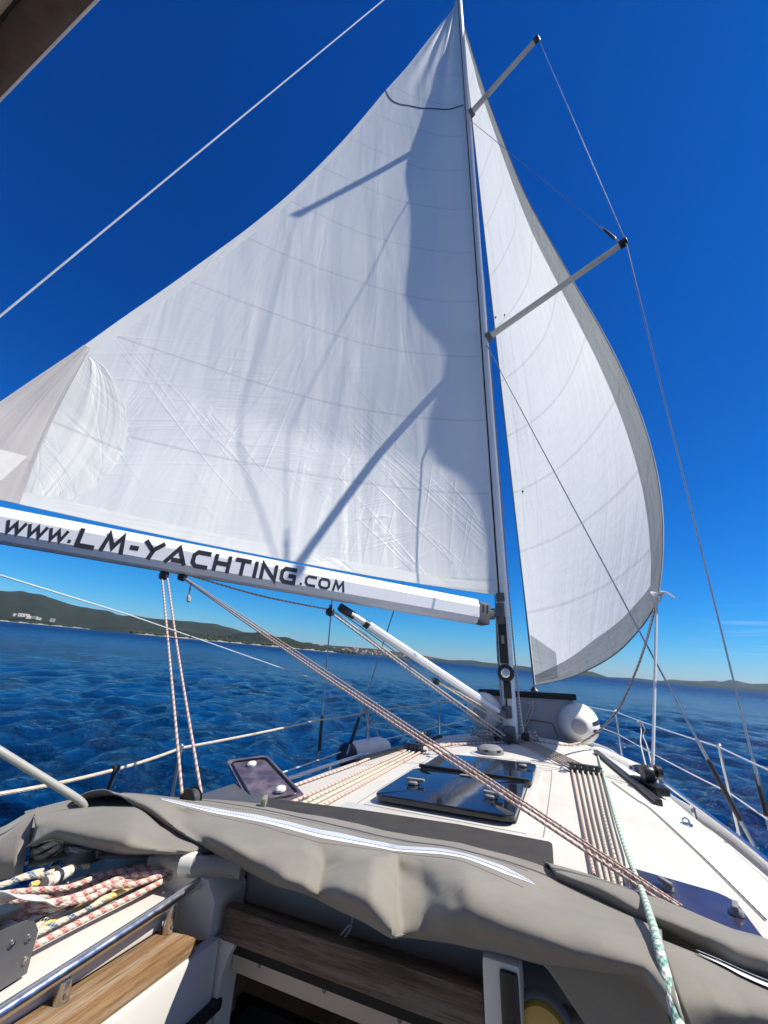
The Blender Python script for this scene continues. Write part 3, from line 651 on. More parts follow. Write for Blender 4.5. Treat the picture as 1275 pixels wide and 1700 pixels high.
for pts in ([(.345, -2.27), (.36, -2.2), (.36, -1.12), (.34, -1.04)], [(-.43, -2.27), (-.44, -2.2), (-.44, -1.12), (-.42, -1.04), (.34, -1.04)], [(-.7, -.98), (-.3, -.9), (.3, -.9), (.75, -.98)]): 
    P = cr_path([(x, y, roofz(x, y) + .0005) for x, y in pts], 6); b.tube(P, .0022, 6)
make('sealant_line', b, M['grey_plastic'], yacht)
for x, y in ((.42, -1.0), (-.5, -.95), (.88, -.3), (-.86, -.35), (.95, -1.55)):
    z = roofz(x, y); p_ = make('padeye', Mesh().lathe((x, y, z), (0, 0, 1), [(0, .026), (.004, .026), (.006, .02), (.006, 0)], 14).tube([(x - .014, y, z + .004), (x - .012, y, z + .02), (x, y, z + .028), (x + .012, y, z + .02), (x + .014, y, z + .004)], .004, 7), M['steel'], yacht)
# genoa tracks
def track(s):
    o = make('genoa_track', Mesh().bar((s * .67, .05, roofz(.67, .05) + .016), (s * .885, -1.32, roofz(.885, -1.2) + .016), .036, .030, bev=.004), M['black'], yacht)
track(1); track(-1)

# ------------------------------------------------------------------ mast and boom
mast = thing('mast', 'tall white aluminium mast standing on the coachroof with two spreaders to starboard', 'mast', (0, 0, 0))
MTOP = 15.9
def oval(w, d, n=20, flat=.0): return [(w * math.copysign(abs(math.cos(2 * math.pi * k / n)) ** .8, math.cos(2 * math.pi * k / n)), d * math.copysign(abs(math.sin(2 * math.pi * k / n)) ** .8, math.sin(2 * math.pi * k / n))) for k in range(n)]
make('mast_section', Mesh().tube([(0, 0, z) for z in np.linspace(.0, MTOP, 30)], 1, sec=oval(.060, .098), up=(0, 1, 0)), M['alu'], mast)
b = Mesh()
for z0, z1 in ((.22, .62), (1.25, 15.2)): b.box((-.012, -.1, (z0 + z1) / 2), (.014, .012, z1 - z0))
make('luff_groove', b, M['black'], mast)
b = Mesh()
for x in (-.034, .034): b.box((x, -.093, 7.9), (.008, .018, 15.2))
make('groove_flange', b, M['alu'], mast)
make('mast_foot', Mesh().box((0, 0, .014), (.21, .30, .03), bev=.01).box((0, -.125, .07), (.10, .06, .12), bev=.01), M['dark_grey'], mast)
make('furler_plate', Mesh().box((-.004, -.108, .86), (.078, .022, .42), bev=.005), M['black'], mast)
make('furler_label', Mesh().box((-.004, -.1205, .86), (.028, .003, .075), bev=.001), plain('dim_gold_label', (.30, .27, .14), .5), mast)
b = Mesh().lathe((.006, -.10, .565), (0, -1, 0), [(0, .070), (.045, .076), (.058, .070), (.060, .055), (.060, 0)], 28); fd = make('furler_drum', b, M['black'], mast)
make('drum_hub', Mesh().lathe((.006, -.159, .565), (0, -1, 0), [(0, .042), (.012, .04), (.016, .028), (.010, .022), (.010, .010), (.016, .008), (.016, 0)], 24), M['steel'], fd)
make('furler_plate', Mesh().box((.006, -.106, .42), (.066, .02, .14), bev=.004), M['black'], mast)
make('gooseneck', Mesh().box((-.01, -.112, 1.10), (.07, .05, .20), bev=.008).bar((-.02, -.12, 1.11), (-.075, -.175, 1.10), .055, .085, bev=.008).box((0, -.11, 1.26), (.08, .03, .08), bev=.006), M['dark_grey'], mast)
make('vang_bracket', Mesh().box((-.01, -.11, .24), (.08, .05, .10), bev=.008).bar((-.02, -.12, .20), (-.05, -.16, .22), .04, .06, bev=.008), M['dark_grey'], mast)
for z in (.24, .45, .82, 1.02): pass
def spreader(s, z, tip):
    a = np.array([s * .05, -.03, z]); t = np.array(tip, float); d = un(t - a)
    o = make('spreader', Mesh().tube([a + (t - a) * u for u in np.linspace(0, 1, 8)], np.linspace(1, .8, 8), sec=oval(.049, .017, 14), up=(0, 0, 1)), M['spar_cream'], mast)
    make('spreader_root', Mesh().bar(a - d * .01, a + d * .07, .135, .05, bev=.01), M['dark_grey'], o)
    make('spreader_tip', Mesh().bar(t - d * .03, t + d * .05, .085, .045, bev=.012), M['black'], o)
SP1 = np.array([1.57, -.6, 4.85]); SP2 = ony(890, 66, -.55)
spreader(1, 4.62, SP1); spreader(1, 9.76, SP2); spreader(-1, 4.62, SP1 * (-1, 1, 1)); spreader(-1, 9.76, SP2 * (-1, 1, 1))

ANG0 = R(44)
BN = np.array([math.cos(ANG0), -math.sin(ANG0), 0])     # boom side facing the cockpit
BP = np.array([-.09, -.19, 0.])                           # the boom's plane passes here
def onboom(px, py, off=0): return onpl(px, py, BP + BN * off, BN)
b0 = onboom(795, 1017); b1 = onboom(0, 873)
BD = un(b1 - b0); BU = un(np.cross(BD, BN)); BU = BU if BU[2] > 0 else -BU
BL = 4.55; BH = .118
boom = thing('boom', 'long silver boom with dark web address lettering, swung out to port under the mainsail', 'boom', b0)
sec = [(.072, -.055), (.072, .045), (.045, .105), (.018, .118), (-.018, .118), (-.045, .105), (-.072, .045), (-.072, -.055), (-.052, -.100), (-.025, -.112), (.025, -.112), (.052, -.100)]
make('boom_section', Mesh().tube([b0 + BD * u for u in np.linspace(.045, BL, 12)], 1, sec=sec, up=BU), M['alu'], boom, 20)
make('boom_end', Mesh().bar(b0 + BD * .05 - BU * .004, b0 - BD * .085 - BU * .012, .138, .20, up=BU, bev=.02).bar(b0 - BD * .07, b0 - BD * .17, .06, .085, up=BU, bev=.012), M['dark_grey'], boom)
b = Mesh()
for q in (.0, .045): b.box(b0 - BD * q + BN * .068 + BU * .03, (.018, .006, .07), (BD, BN, BU))
make('end_slot', b, M['black'], boom)
b = Mesh()
for dz in (-.04, .085):
    for du in (.075, .105): b.lathe(b0 + BD * du + BN * (.071 if dz < 0 else .056) + BU * dz, BN, [(0, .005), (.003, .004), (.003, 0)], 8)
make('rivet', b, M['steel'], boom)
make('outhaul_slot', Mesh().bar(b0 + BD * .1 + BU * .119, b0 + BD * (BL - .1) + BU * .119, .012, .003, up=BU), M['black'], boom)
# lettering, laid flat on the boom's side
GL = {'w': (1.25, .72, [[(0, .72), (.28, 0), (.62, .62), (.92, 0), (1.25, .72)]]), '.': (.2, 1, 'dot'), 'L': (.95, 1, [[(.0, 1), (.0, .1), (.95, .1)]]), 'M': (1.35, 1, [[(.1, 0), (.3, .95), (.68, .3), (1.08, .95), (1.25, 0)]]),
      '-': (.5, 1, [[(0, .48), (.5, .48)]]), 'Y': (1.15, 1, [[(.0, 1), (.55, .52), (1.15, 1)], [(.60, .55), (.42, 0)]]), 'A': (1.3, 1, [[(0, 0), (.68, .92), (1.22, 0)], [(.36, .22), (1.1, .22)]]),
      'C': (1.15, 1, [[(1.15, .9), (.3, .9), (.1, .7), (.1, .3), (.3, .1), (1.1, .1)]]), 'H': (1.1, 1, [[(.1, 1), (.1, 0)], [(1.0, 1), (1.0, 0)], [(.2, .5), (.9, .5)]]), 'T': (1.1, 1, [[(0, .9), (1.1, .9)], [(.55, .85), (.55, 0)]]),
      'I': (.2, 1, [[(.1, 1), (.1, 0)]]), 'N': (1.15, 1, [[(.1, 0), (.1, .93), (1.05, .08), (1.05, 1)]]), 'G': (1.15, 1, [[(1.15, .9), (.3, .9), (.1, .7), (.1, .3), (.3, .1), (1.05, .1), (1.05, .5), (.6, .5)]]),
      'O': (1.2, 1, [[(.3, .9), (.9, .9), (1.1, .7), (1.1, .3), (.9, .1), (.3, .1), (.1, .3), (.1, .7), (.3, .9)]])}
def stroke(mb, pts, t, to3):
    P = [np.array(p, float) for p in pts]; closed = np.allclose(P[0], P[-1]) and len(P) > 3; n = len(P); Lft, Rgt = [], []
    for i, p in enumerate(P):
        d0 = un(P[i] - P[i - 1]) if i else (un(P[0] - P[-2]) if closed else un(P[1] - P[0])); d1 = un(P[i + 1] - P[i]) if i < n - 1 else (un(P[1] - P[0]) if closed else d0)
        m = un(d0 + d1); nn = np.array([-m[1], m[0]]); k = t / 2 / max(.45, nn @ np.array([-d0[1], d0[0]])); Lft.append(p + nn * k); Rgt.append(p - nn * k)
    for i in range(n - 1): mb.prism([to3(q) for q in (Lft[i], Rgt[i], Rgt[i + 1], Lft[i + 1])], BN * .0016)
def text_on_boom(txt, xa, ya, xb, yb, hgt, base, t, gap):
    off = .0722; sa = (onboom(xa, ya, off) - b0) @ BD; sb = (onboom(xb, yb, off) - b0) @ BD
    tot = sum(GL[c][0] for c in txt) + gap * (len(txt) - 1); k = (sa - sb) / tot; x = 0
    for c in txt:
        w, hh, st = GL[c]; mb = Mesh()
        to3 = lambda q, x=x: b0 + BD * (sa - (x + q[0]) * k) + BU * (base + q[1] * hgt + 0) + BN * off
        if st == 'dot': mb.prism([to3(q) for q in ((0, 0), (.2, 0), (.2, .2), (0, .2))], BN * .0016)
        else:
            for s in st: stroke(mb, s, t, to3)
        make('letter' if c not in '.-' else 'punctuation_mark', mb, M['ink'], boom, 0); x += w + gap
text_on_boom('www.', 6, 880, 117, 900, .105, -.044, .22, .24)
text_on_boom('LM-YACHTING', 127, 905, 490, 965, .130, -.062, .25, .28)
text_on_boom('.COM', 498, 968, 572, 980, .086, -.050, .24, .28)

# vang strut
va = onboom(563, 1004) + np.array([0, 0, -.01]); vb = np.array([-.05, -.165, .225])
vang = thing('boom_vang', 'white rod vang strut slanting from the boom underside down to the mast foot', 'vang', vb)
o8 = [(.036 * math.cos(R(22.5 + 45 * k)), .036 * math.sin(R(22.5 + 45 * k))) for k in range(8)]
vd = un(va - vb)
make('outer_tube', Mesh().tube([vb + vd * .05, vb + (va - vb) * .83], 1, sec=o8), M['alu'], vang, 20)
make('inner_tube', Mesh().tube([vb + (va - vb) * .82, vb + (va - vb) * .93], .026, 12), M['alu'], vang)
make('collar', Mesh().tube([vb + (va - vb) * .825, vb + (va - vb) * .855], .034, 12), M['black'], vang)
make('upper_jaw', Mesh().bar(vb + (va - vb) * .91, va, .045, .06, bev=.012), M['black'], vang)
make('lower_jaw', Mesh().bar(vb - vd * .02, vb + vd * .07, .06, .06, bev=.012), M['dark_grey'], vang)

# ------------------------------------------------------------------ sails
def twist(z): return R(43) + min(R(16) * min(1, max(0, (z - 1.3) / 12.8)) ** .9, R(10.2) + R(.35) * max(0, z - 9) ** .5)
def leech_pt(px, py):
    r = ray(px, py); prev = None
    for t in np.arange(1, 18, .02):
        p = CAM + r * t; g = math.atan2(-p[0], -p[1]) - twist(p[2])
        if prev is not None and prev * g < 0 and abs(g) < 1: return p
        prev = g
LP = [(0, 668), (60, 627), (130, 580), (200, 530), (275, 478), (350, 424), (420, 372), (490, 313), (560, 243), (605, 192), (640, 150), (672, 115), (700, 80), (730, 42), (752, 14)]
LE = [leech_pt(*p) for p in LP]
clew = LE[0] + (LE[0] - LE[2]) * 1.0; bt = b0 + BD * 4.28 + BU * .185
LE = [bt, (bt + LE[0]) / 2 + np.array([.0, .0, .02])] + LE + [np.array([-.015, -.10, 14.25])]
zl = [p[2] for p in LE]
NU, NV = 64, 110
def main_pt(u, v):
    """u 0 luff .. 1 leech; v 0 foot .. 1 head"""
    e = LEs[int(round(v * (len(LEs) - 1)))]; zl_ = 1.278 + (14.2 - 1.278) * v
    l = np.array([-.03, -.112, zl_]); c = e - l; ch = np.linalg.norm(c)
    n = np.array([c[1], -c[0], 0]) / max(1e-6, np.hypot(c[0], c[1]))
    if n @ np.array([-1, 1, 0]) < 0: n = -n
    belly = .075 * (1 - .25 * v) * min(1, v / .12 + .10)
    p = l + c * u + n * ch * belly * (math.sin(math.pi * u ** .8)) 
    p[2] -= .05 * math.sin(math.pi * u) * (1 - v) ** 8
    # long soft folds radiating from the head, slack tucks along the luff
    a = max(0, (v - .66) / .34); p += n * (ch + .25) * .055 * a * (math.sin(u * 15 + .6 + 3 * v) + .5 * math.sin(u * 29 + 2 - 4 * v)) * math.sin(math.pi * min(1, u * 1.02)) ** .5 * min(1, (1 - v) * 14)
    p += n * .012 * math.sin(u * 9 + v * 21) * math.sin(math.pi * u) + n * .010 * math.sin(v * 46 + u * 6) * (1 - u) * min(1, u * 6)
    return p
LEs = lerp_path(cr_path(LE, 10), np.linspace(0, 1, NV + 1))
def sail_grid(f, nu, nv):
    P = np.array([[f(i / nu, j / nv) for j in range(nv + 1)] for i in range(nu + 1)])
    UV = [[(float(np.linalg.norm(P[i, j] - P[0, j])), float(P[0, j][2])) for j in range(nv + 1)] for i in range(nu + 1)]
    return P, UV
MP, MUV = sail_grid(main_pt, NU, NV)
msail = thing('mainsail', 'large white mainsail on the mast and boom with shadows of rig and headsail on it', 'sail', (-.03, -.11, 1.28))
make('sail_cloth', Mesh().grid(MP, MUV), M['sail'], msail, 180)
MPX = np.array([[proj(p) for p in row] for row in MP])
def sail_uv(px, py, PX=None):
    PX = MPX if PX is None else PX
    d = np.hypot(PX[..., 0] - px, PX[..., 1] - py); i, j = np.unravel_index(d.argmin(), d.shape); uv = np.array([i, j], float); s0 = np.array(PX.shape[:2]) - 1
    def f(q):
        q = np.clip(q, 0, s0 - 1e-6); a, b_ = int(q[0]), int(q[1]); x, y = q[0] - a, q[1] - b_
        return PX[a, b_] * (1 - x) * (1 - y) + PX[a + 1, b_] * x * (1 - y) + PX[a, b_ + 1] * (1 - x) * y + PX[a + 1, b_ + 1] * x * y
    for _ in range(8):
        e = np.array([px, py]) - f(uv); J = np.stack([(f(uv + (.5, 0)) - f(uv - (.5, 0))), (f(uv + (0, .5)) - f(uv - (0, .5)))], 1)
        try: uv = np.clip(uv + np.linalg.solve(J, e) * .8, 0, s0 - 1e-3)
        except Exception: break
    return uv
def sail_at(q, G=None, lift=0):
    G = MP if G is None else G; q = np.clip(q, 0, np.array(G.shape[:2]) - 1.001); a, b_ = int(q[0]), int(q[1]); x, y = q[0] - a, q[1] - b_
    p = G[a, b_] * (1 - x) * (1 - y) + G[a + 1, b_] * x * (1 - y) + G[a, b_ + 1] * (1 - x) * y + G[a + 1, b_ + 1] * x * y
    n = un(np.cross(G[a + 1, b_] - G[a, b_], G[a, b_ + 1] - G[a, b_])); n = n if n @ (CAM - p) > 0 else -n
    return p + n * lift, n
# the draft stripe
b = Mesh(); q = cr_path([sail_uv(*p) for p in ((639, 150), (648, 165), (662, 173), (680, 176), (700, 180), (722, 181), (745, 182), (760, 178), (772, 174))], 4)
b.grid([[sail_at(p + np.array([0, d]), lift=.006)[0] for d in (-.16, .16)] for p in q]); make('draft_stripe', b, M['ink'], msail)
# UV patch at the clew: its edge runs from the leech down to the boom
q0, q1 = sail_uv(150, 578), sail_uv(34, 836); q1[1] = 0.02; rows = []
for t in np.linspace(0, 1, 26):
    e = q1 + (q0 - q1) * t; rows.append([sail_at(np.array([e[0] + (NU - e[0]) * s, e[1] + 0 * s]), lift=.006)[0] for s in np.linspace(0, 1, 10)])
make('clew_patch', Mesh().grid(rows, [[(s * .9, 4 + 1.3 * t) for s in np.linspace(0, 1, 10)] for t in np.linspace(0, 1, 26)]), M['patch'], msail)
q = sail_uv(5, 775); rows = [[sail_at(q + np.array([du, dv]), lift=.011)[0] for dv in np.linspace(-.9, 1.0, 4)] for du in np.linspace(-.9, 2.2, 5)]
make('clew_plate', Mesh().grid(rows), M['fender'], msail)
# quarter-circle clew reinforcement just inside the patch
b = Mesh(); rows = []
for t in np.linspace(0, 1, 18):
    e = q1 + (q0 - q1) * (.04 + .92 * t); r_ = 7.2 * math.sin(math.pi * (.08 + .92 * t)) ** .6
    rows.append([sail_at(np.array([e[0] - r_ * s, e[1] + .0]), lift=.003)[0] for s in np.linspace(0, 1, 8)])
make('clew_reinforcement', b.grid(rows, [[(5 + s * .7, 3.2 + 1.3 * t) for s in np.linspace(0, 1, 8)] for t in np.linspace(0, 1, 18)]), M['patch_white'], msail)
for nm, line, w in (('leech_tape', [(NU - 1.1, j) for j in np.linspace(.02, NV - 3, 70)], 1), ('foot_tape', [(i, .35) for i in np.linspace(1, NU - 1, 50)], 0)):
    b = Mesh(); b.grid([[sail_at(np.array(p) + (np.array([d, 0]) if w else np.array([0, d])), lift=.003)[0] for d in ((-.55, 1.0) if w else (-.32, .5))] for p in line], [[(i * .05, 1.4 + .1 * k) for k in (0, 1)] for i in range(len(line))]); make(nm, b, M['sail'], msail)
make('luff_rope', Mesh().tube([MP[0, j] for j in range(0, NV + 1, 5)], .011, 6), M['sail'], msail)

# genoa
TACK = np.array([-.03, 3.95, .36]); JHEAD = np.array([.0, .16, 13.75]); STAYTOP = np.array([0, .12, 14.6])
stay = STAYTOP - TACK
JL = [(1093, 990, -.42), (1099, 940, -.25), (1101, 870, .0), (1092, 790, .25), (1071, 710, .38), (1040, 630, .42), (1000, 550, .35), (960, 482, .21), (925, 420, .21), (890, 358, .09), (866, 310, -.04), (840, 245, -.06), (808, 160, -.15), (790, 105, -.10), (776, 60, -.07)]
JE = [ony(x, y, q) for x, y, q in JL] + [JHEAD + (.01, -.02, 0)]
JF = [TACK + (.02, -.02, 0)] + [ony(940, 1127, 2.75), ony(985, 1108, 1.75), ony(1025, 1083, .95), ony(1060, 1047, .28), ony(1082, 1016, -.15)] + [JE[0]]
JNU, JNV = 46, 90
JEs = lerp_path(cr_path(JE, 10), np.linspace(0, 1, JNV + 1)); JFs = lerp_path(cr_path(JF, 10), np.linspace(0, 1, JNU + 1))
def jib_pt(u, v):
    l = TACK + (JHEAD - TACK) * v + np.array([-.0, -.06, -.0]) * 4 * v * (1 - v); e = JEs[int(round(v * JNV))]; c = e - l; ch = np.linalg.norm(c)
    n = un(np.array([-c[1], c[0], 0])); n = n if n[0] > 0 else -n
    f = JFs[int(round(u * JNU))] - (TACK + (JE[0] - TACK) * u)
    b_ = .15 * (min(1, v * 3)) * (1 - .15 * v)
    p = l + c * u + f * (1 - v) ** 5 + n * ch * b_ * math.sin(math.pi * u ** .85) * (1 - (1 - v) ** 6)
    a = max(0, (v - .35) / .65); p += n * ch * .03 * a * math.sin(u * 13 + v * 3) * math.sin(math.pi * u)
    return p
JP, JUV = sail_grid(jib_pt, JNU, JNV)
jib = thing('headsail', 'white curved headsail with a grey border set ahead of the mast to starboard', 'sail', TACK)
make('sail_cloth', Mesh().grid(JP, JUV), M['jib'], jib, 180)
JPX = np.array([[proj(p) for p in row] for row in JP])
def strip(name, lines, mat, lift): make(name, Mesh().grid([[sail_at(np.array(p), JP, lift)[0] for p in row] for row in lines], [[(k * .5, i * .12) for k in range(len(row))] for i, row in enumerate(lines)]), mat, jib)
def width_u(j): return .35 / max(.6, np.linalg.norm(JP[-1, int(j)] - JP[0, int(j)])) * JNU
strip('leech_uv_strip', [[(JNU - .02 - s * min(width_u(j), JNU * .55), j) for s in np.linspace(0, 1, 6)] for j in np.linspace(0.02, JNV - 2, 90)], M['uvstrip'], .006)
strip('foot_uv_strip', [[(i, .02 + s * 2.3 * min(1, .45 + i / JNU)) for s in np.linspace(0, 1, 5)] for i in np.linspace(.5, JNU - width_u(0) - .05, 44)], M['uvstrip'], .006)
strip('tack_patch', [[(i, .3 + s * (5.5 - .30 * i)) for s in np.linspace(0, 1, 5)] for i in np.linspace(.5, 10, 12)], M['jib'], .004)
make('luff_rope', Mesh().tube([JP[0, j] for j in range(0, JNV + 1, 3)], .013, 6), M['grey_plastic'], jib)
make('leech_cord', Mesh().tube([JP[-1, j] for j in range(0, JNV + 1, 2)], .006, 6), M['dark_grey'], jib)
make('foot_cord', Mesh().tube([JP[i, 0] for i in range(0, JNU + 1, 2)], .006, 6), M['dark_grey'], jib)
for px, py in ((823, 527), (838, 523), (868, 816), (868, 1061)):
    p, n = sail_at(sail_uv(px, py, JPX), JP, .006); b = Mesh(); b.lathe(p, n, [(0, .022), (.003, .018), (.003, 0)], 10); b.tube([p, p + np.array([.0, -.01, -.06])], .003, 5); make('telltale', b, M['ink'], jib)
fs = thing('forestay', 'steel forestay with a small black furling drum above the bow', 'forestay', TACK - np.array([0, 0, .2]))
make('stay', Mesh().tube([TACK - un(stay) * .05, STAYTOP], .011, 8), M['wire'], fs)
make('furling_drum', Mesh().lathe(TACK - un(stay) * .16, un(stay), [(0, .05), (.015, .07), (.025, .05), (.075, .05), (.085, .07), (.1, .05), (.14, .02), (.14, 0)], 18), M['black'], fs)
make('stay_foot', Mesh().tube([TACK - un(stay) * .14, (-.03, 4.15, deckz(4.1))], .016, 8), M['steel'], fs)

# ------------------------------------------------------------------ standing rigging
def wire(name, label, pts, r=.006, mat='wire', cat='wire', group=None, turn=None, n=7):
    """a wire or rod as one thing; turn = (length of a black turnbuckle at the last point)"""
    P = np.array(pts, float); t = thing(name, label, cat, P[-1], group)
    make('strand', Mesh().tube(P, r if np.isscalar(r) else np.array(r), n), M[mat], t)
    if turn:
        d = un(P[-2] - P[-1]); e = P[-1]; b = Mesh(); b.tube([e, e + d * turn * .42], .010, 8).tube([e + d * turn * .58, e + d * turn], .010, 8); make('terminal', b, M['wire'], t)
        b = Mesh(); b.tube([e + d * turn * .2, e + d * turn * .25, e + d * turn * .75, e + d * turn * .8], [.008, .015, .015, .008], 10); make('turnbuckle', b, M['black'], t)
    return t
CHS = onz(1266, 1400, -.36); CHS = np.array([1.52, -.62, -.44]); CHL = onz(1258, 1412, -.3)
wire('cap_shroud', 'starboard cap shroud running over both spreader tips down past the frame edge', [SP2 + (.03, -.01, 0), SP1 + (.03, -.01, 0), onx(1262, 1310, 1.56) , onx(1280, 1385, 1.52)], [.0042, .006, .0062, .0062], 'wire', 'shroud', turn=.42)
wire('lower_shroud', 'starboard lower shroud slanting from under the lower spreader across the headsail to the deck', [(.04, -.06, 4.50), onx(1252, 1405, 1.40)], .0062, 'wire', 'shroud', turn=.55)
wire('diagonal_shroud', 'thin diagonal stay from the lower spreader tip up behind the headsail', [(.04, -.03, 9.6), SP1 + (-.02, 0, .03)], .004, 'wire', 'shroud', turn=.42)
wire('cap_shroud', 'port cap shroud with a black turnbuckle, dropping behind the boom lettering', [(-.03, -.05, 14.4), SP2 * (-1, 1, 1) + (-.03, 0, 0), SP1 * (-1, 1, 1) + (-.03, 0, 0), onx(529, 1256, -1.55) + (0, 0, -.06)], .0065, 'wire', 'shroud', turn=.48)
wire('lower_shroud', 'port lower shroud slanting under the boom beside the vang strut', [(-.04, -.06, 4.50), onx(577, 1240, -1.42) + (0, 0, -.06)], .0062, 'wire', 'shroud', turn=.42)
ta = ony(735, -81, -.5); tb_ = ony(0, 525, -3.2); te = tb_ + (tb_ - ta) * .12
wire('topping_lift', 'long white stay crossing the open sky left of the mainsail', [ta, tb_, te], .0085, 'wire_pale', 'stay')
# small wires near the mast
wire('halyard', 'white halyard running down the front of the mast to a black block', cr_path([(.055, .10, 6), (.06, .10, 2.2), onz(846, 1085, .55) * 0 + np.array([.075, .08, .62]), (.10, .04, .06)], 4), .0062, 'rope_white', 'rope')
wire('halyard', 'halyard with red flecks close along the starboard side of the mast', cr_path([(.066, .05, 5.0), (.068, .05, 2.4), (.07, .05, 1.2), (.085, .03, .06)], 4), .006, 'rope_red_pale', 'rope')
wire('halyard', 'dark halyard on the port side of the mast', cr_path([(-.066, .06, 4.6), (-.072, .05, 1.5), (-.078, .05, .5), (-.075, .03, .06)], 4), .006, 'rope_dark', 'rope')
wire('reefing_line', 'light line hanging down the port face of the mast below the boom', cr_path([(-.045, -.11, 1.2), (-.066, -.10, .8), (-.06, -.10, .42), (-.05, -.12, .10)], 4), .0055, 'rope_cream', 'rope')

# ------------------------------------------------------------------ stanchions, lifelines, pulpit
st0 = thing('stanchion', 'steel stanchion on the starboard deck edge beside the lower shroud', 'stanchion', (1.49, -.14, deckz(-.1)), 'stanchions holding the lifelines')
g0 = np.array([1.49, -.14, deckz(-.1)]); sh_ = .575
make('post', Mesh().tube([g0, g0 + (0, 0, sh_)], [.0135, .011], 12), M['steel'], st0)
make('cap', Mesh().lathe(g0 + (0, 0, sh_), (0, 0, 1), [(0, .012), (.004, .017), (.014, .017), (.022, .010), (.022, 0)], 12), M['steel'], st0)
make('base', Mesh().lathe(g0 - (0, 0, .005), (0, 0, 1), [(0, .04), (.008, .04), (.03, .018), (.07, .016), (.07, 0)], 14), M['steel'], st0)
SS = {'a': g0}
for key, p, lab in (('b', (1.10, 2.85, deckz(2.85)), 'slender stanchion on the starboard deck edge ahead of the white fender'), ('z', (1.57, -2.2, deckz(-2)), 'stanchion on the starboard deck edge nearest to the cockpit'),
               ('p', onx(611, 1182, -1.50) - (0, 0, sh_), 'stanchion on the port deck edge under the boom vang, beside the knotted fender rope'), ('q', onx(728, 1166, -1.12) - (0, 0, sh_), 'slender stanchion on the port foredeck seen left of the vang foot'), ('r', onx(300, 1242, -1.55) - (0, 0, sh_), 'stanchion on the port deck edge behind the two hanging boom ropes'), ('s', (-1.57, -4.1, -.5), 'stanchion on the port deck edge left of the cockpit')):
    dup(st0, p, lab); SS[key] = np.array(p, float)
def top(k, f=1.0): return SS[k] + np.array([0, 0, sh_ * f])
def lifeline(label, pts, mat='wire_white', r=.0052, sag=.012):
    P = np.array(pts, float); Q = []
    for a, c in zip(P[:-1], P[1:]):
        for t in np.linspace(0, 1, 7)[:-1]: Q.append(a + (c - a) * t - np.array([0, 0, sag * 4 * t * (1 - t)]))
    Q.append(P[-1]); return wire('lifeline', label, Q, r, mat, 'lifeline', 'lifelines round the deck')
lifeline('upper starboard lifeline along the stanchion caps', [(.42, 4.3, .13), top('b'), top('a'), top('z')])
lifeline('lower starboard lifeline halfway up the stanchions', [(.45, 4.2, -.05), top('b', .5), top('a', .5), top('z', .5)])
lifeline('upper port lifeline, cream covered, from the left frame edge forward along the stanchion caps', [top('s'), onx(0, 1318, -1.55), onx(190, 1278, -1.55), top('r'), onx(525, 1196, -1.53), top('p'), top('q'), (-.42, 4.3, .13)], 'rope_cream', .0075, .006)
lifeline('lower port lifeline halfway up the stanchions', [top('s', .5), top('r', .5), top('p', .5), top('q', .5), (-.45, 4.2, -.05)])
pulp = thing('pulpit', 'low steel pulpit rail round the bow behind the headsail tack', 'railing', (0, 4.3, deckz(4.3)))
for s in (-1, 1):
    pts = cr_path([(s * .52, 3.3, deckz(3.3)), (s * .50, 3.5, .06), (s * .44, 3.9, .13), (s * .3, 4.5, .16), (s * .16, 4.78, .16)], 5); make('rail', Mesh().tube(pts, .0125, 9), M['steel'], pulp)
    make('leg', Mesh().tube([(s * .3, 4.5, .16), (s * .26, 4.3, deckz(4.3))], .0125, 9), M['steel'], pulp)
    pts = cr_path([(s * .50, 2.9, deckz(2.9)), (s * .49, 2.95, .0), (s * .47, 3.2, .14), (s * .44, 3.9, .13)], 5); make('rail', Mesh().tube(pts, .0115, 9), M['steel'], pulp)
# black strap hooked on the port lifeline
b = Mesh(); a_ = onx(192, 1276, -1.55); b.bar(a_ + (0, 0, .012), a_ + (.0, -.02, -.16), .022, .006).box(a_, (.03, .035, .03), bev=.008)
setp(make('strap', b, M['rubber'], None), 'black strap hooked over the port lifeline near the canvas', 'strap')
# boarding bar in front of the canvas at the left edge
p0_, p1_ = onx(-70, 1205, -1.30), onx(0, 1247, -1.25); d_ = un(p0_ - p1_)
b = Mesh(); b.tube(cr_path([(-1.40, p0_[1] - .95, -.42), (-1.40, p0_[1] - .85, .1), p0_ + d_ * .45, onx(-70, 1205, -1.30), onx(0, 1247, -1.25), onx(60, 1284, -1.22), onx(128, 1326, -1.18), onx(140, 1340, -1.18)], 4), .0125, 12)
setp(make('canopy_bar', b, M['alu_grey']), 'pale tubular sprayhood bar leaning into the canvas at the left edge', 'tube')

# ------------------------------------------------------------------ fenders, dinghy
def knot(parent, c, r, mat):
    b = Mesh(); k = [c + r * np.array([math.sin(t) + 1.3 * math.sin(2 * t), .6 * math.sin(3 * t), math.cos(t) - 1.3 * math.cos(2 * t)]) * .45 for t in np.linspace(0, 2 * math.pi, 40)]
    b.tube(k, r * .22, 7); return make('knot', b, mat, parent)
fa = onz(1002, 1266, -.10); fb = onz(1064, 1293, -.12); fa = np.array([.82, .55, -.19]); fb = np.array([1.04, -.42, -.22])
fa = onz(996, 1262, -.15); fb = onz(1066, 1298, -.15)
fd_ = un(fb - fa); fl = np.linalg.norm(fb - fa)
fend = thing('fender', 'long white fender with a dark end lying on the starboard deck beside the winch block', 'fender', fa)
make('body', Mesh().lathe(fa - fd_ * .15, fd_, [(0, .02), (.03, .07), (.09, .10), (.16, .108), (fl * .6, .108), (fl + .13, .108)], 26), M['fender'], fend)
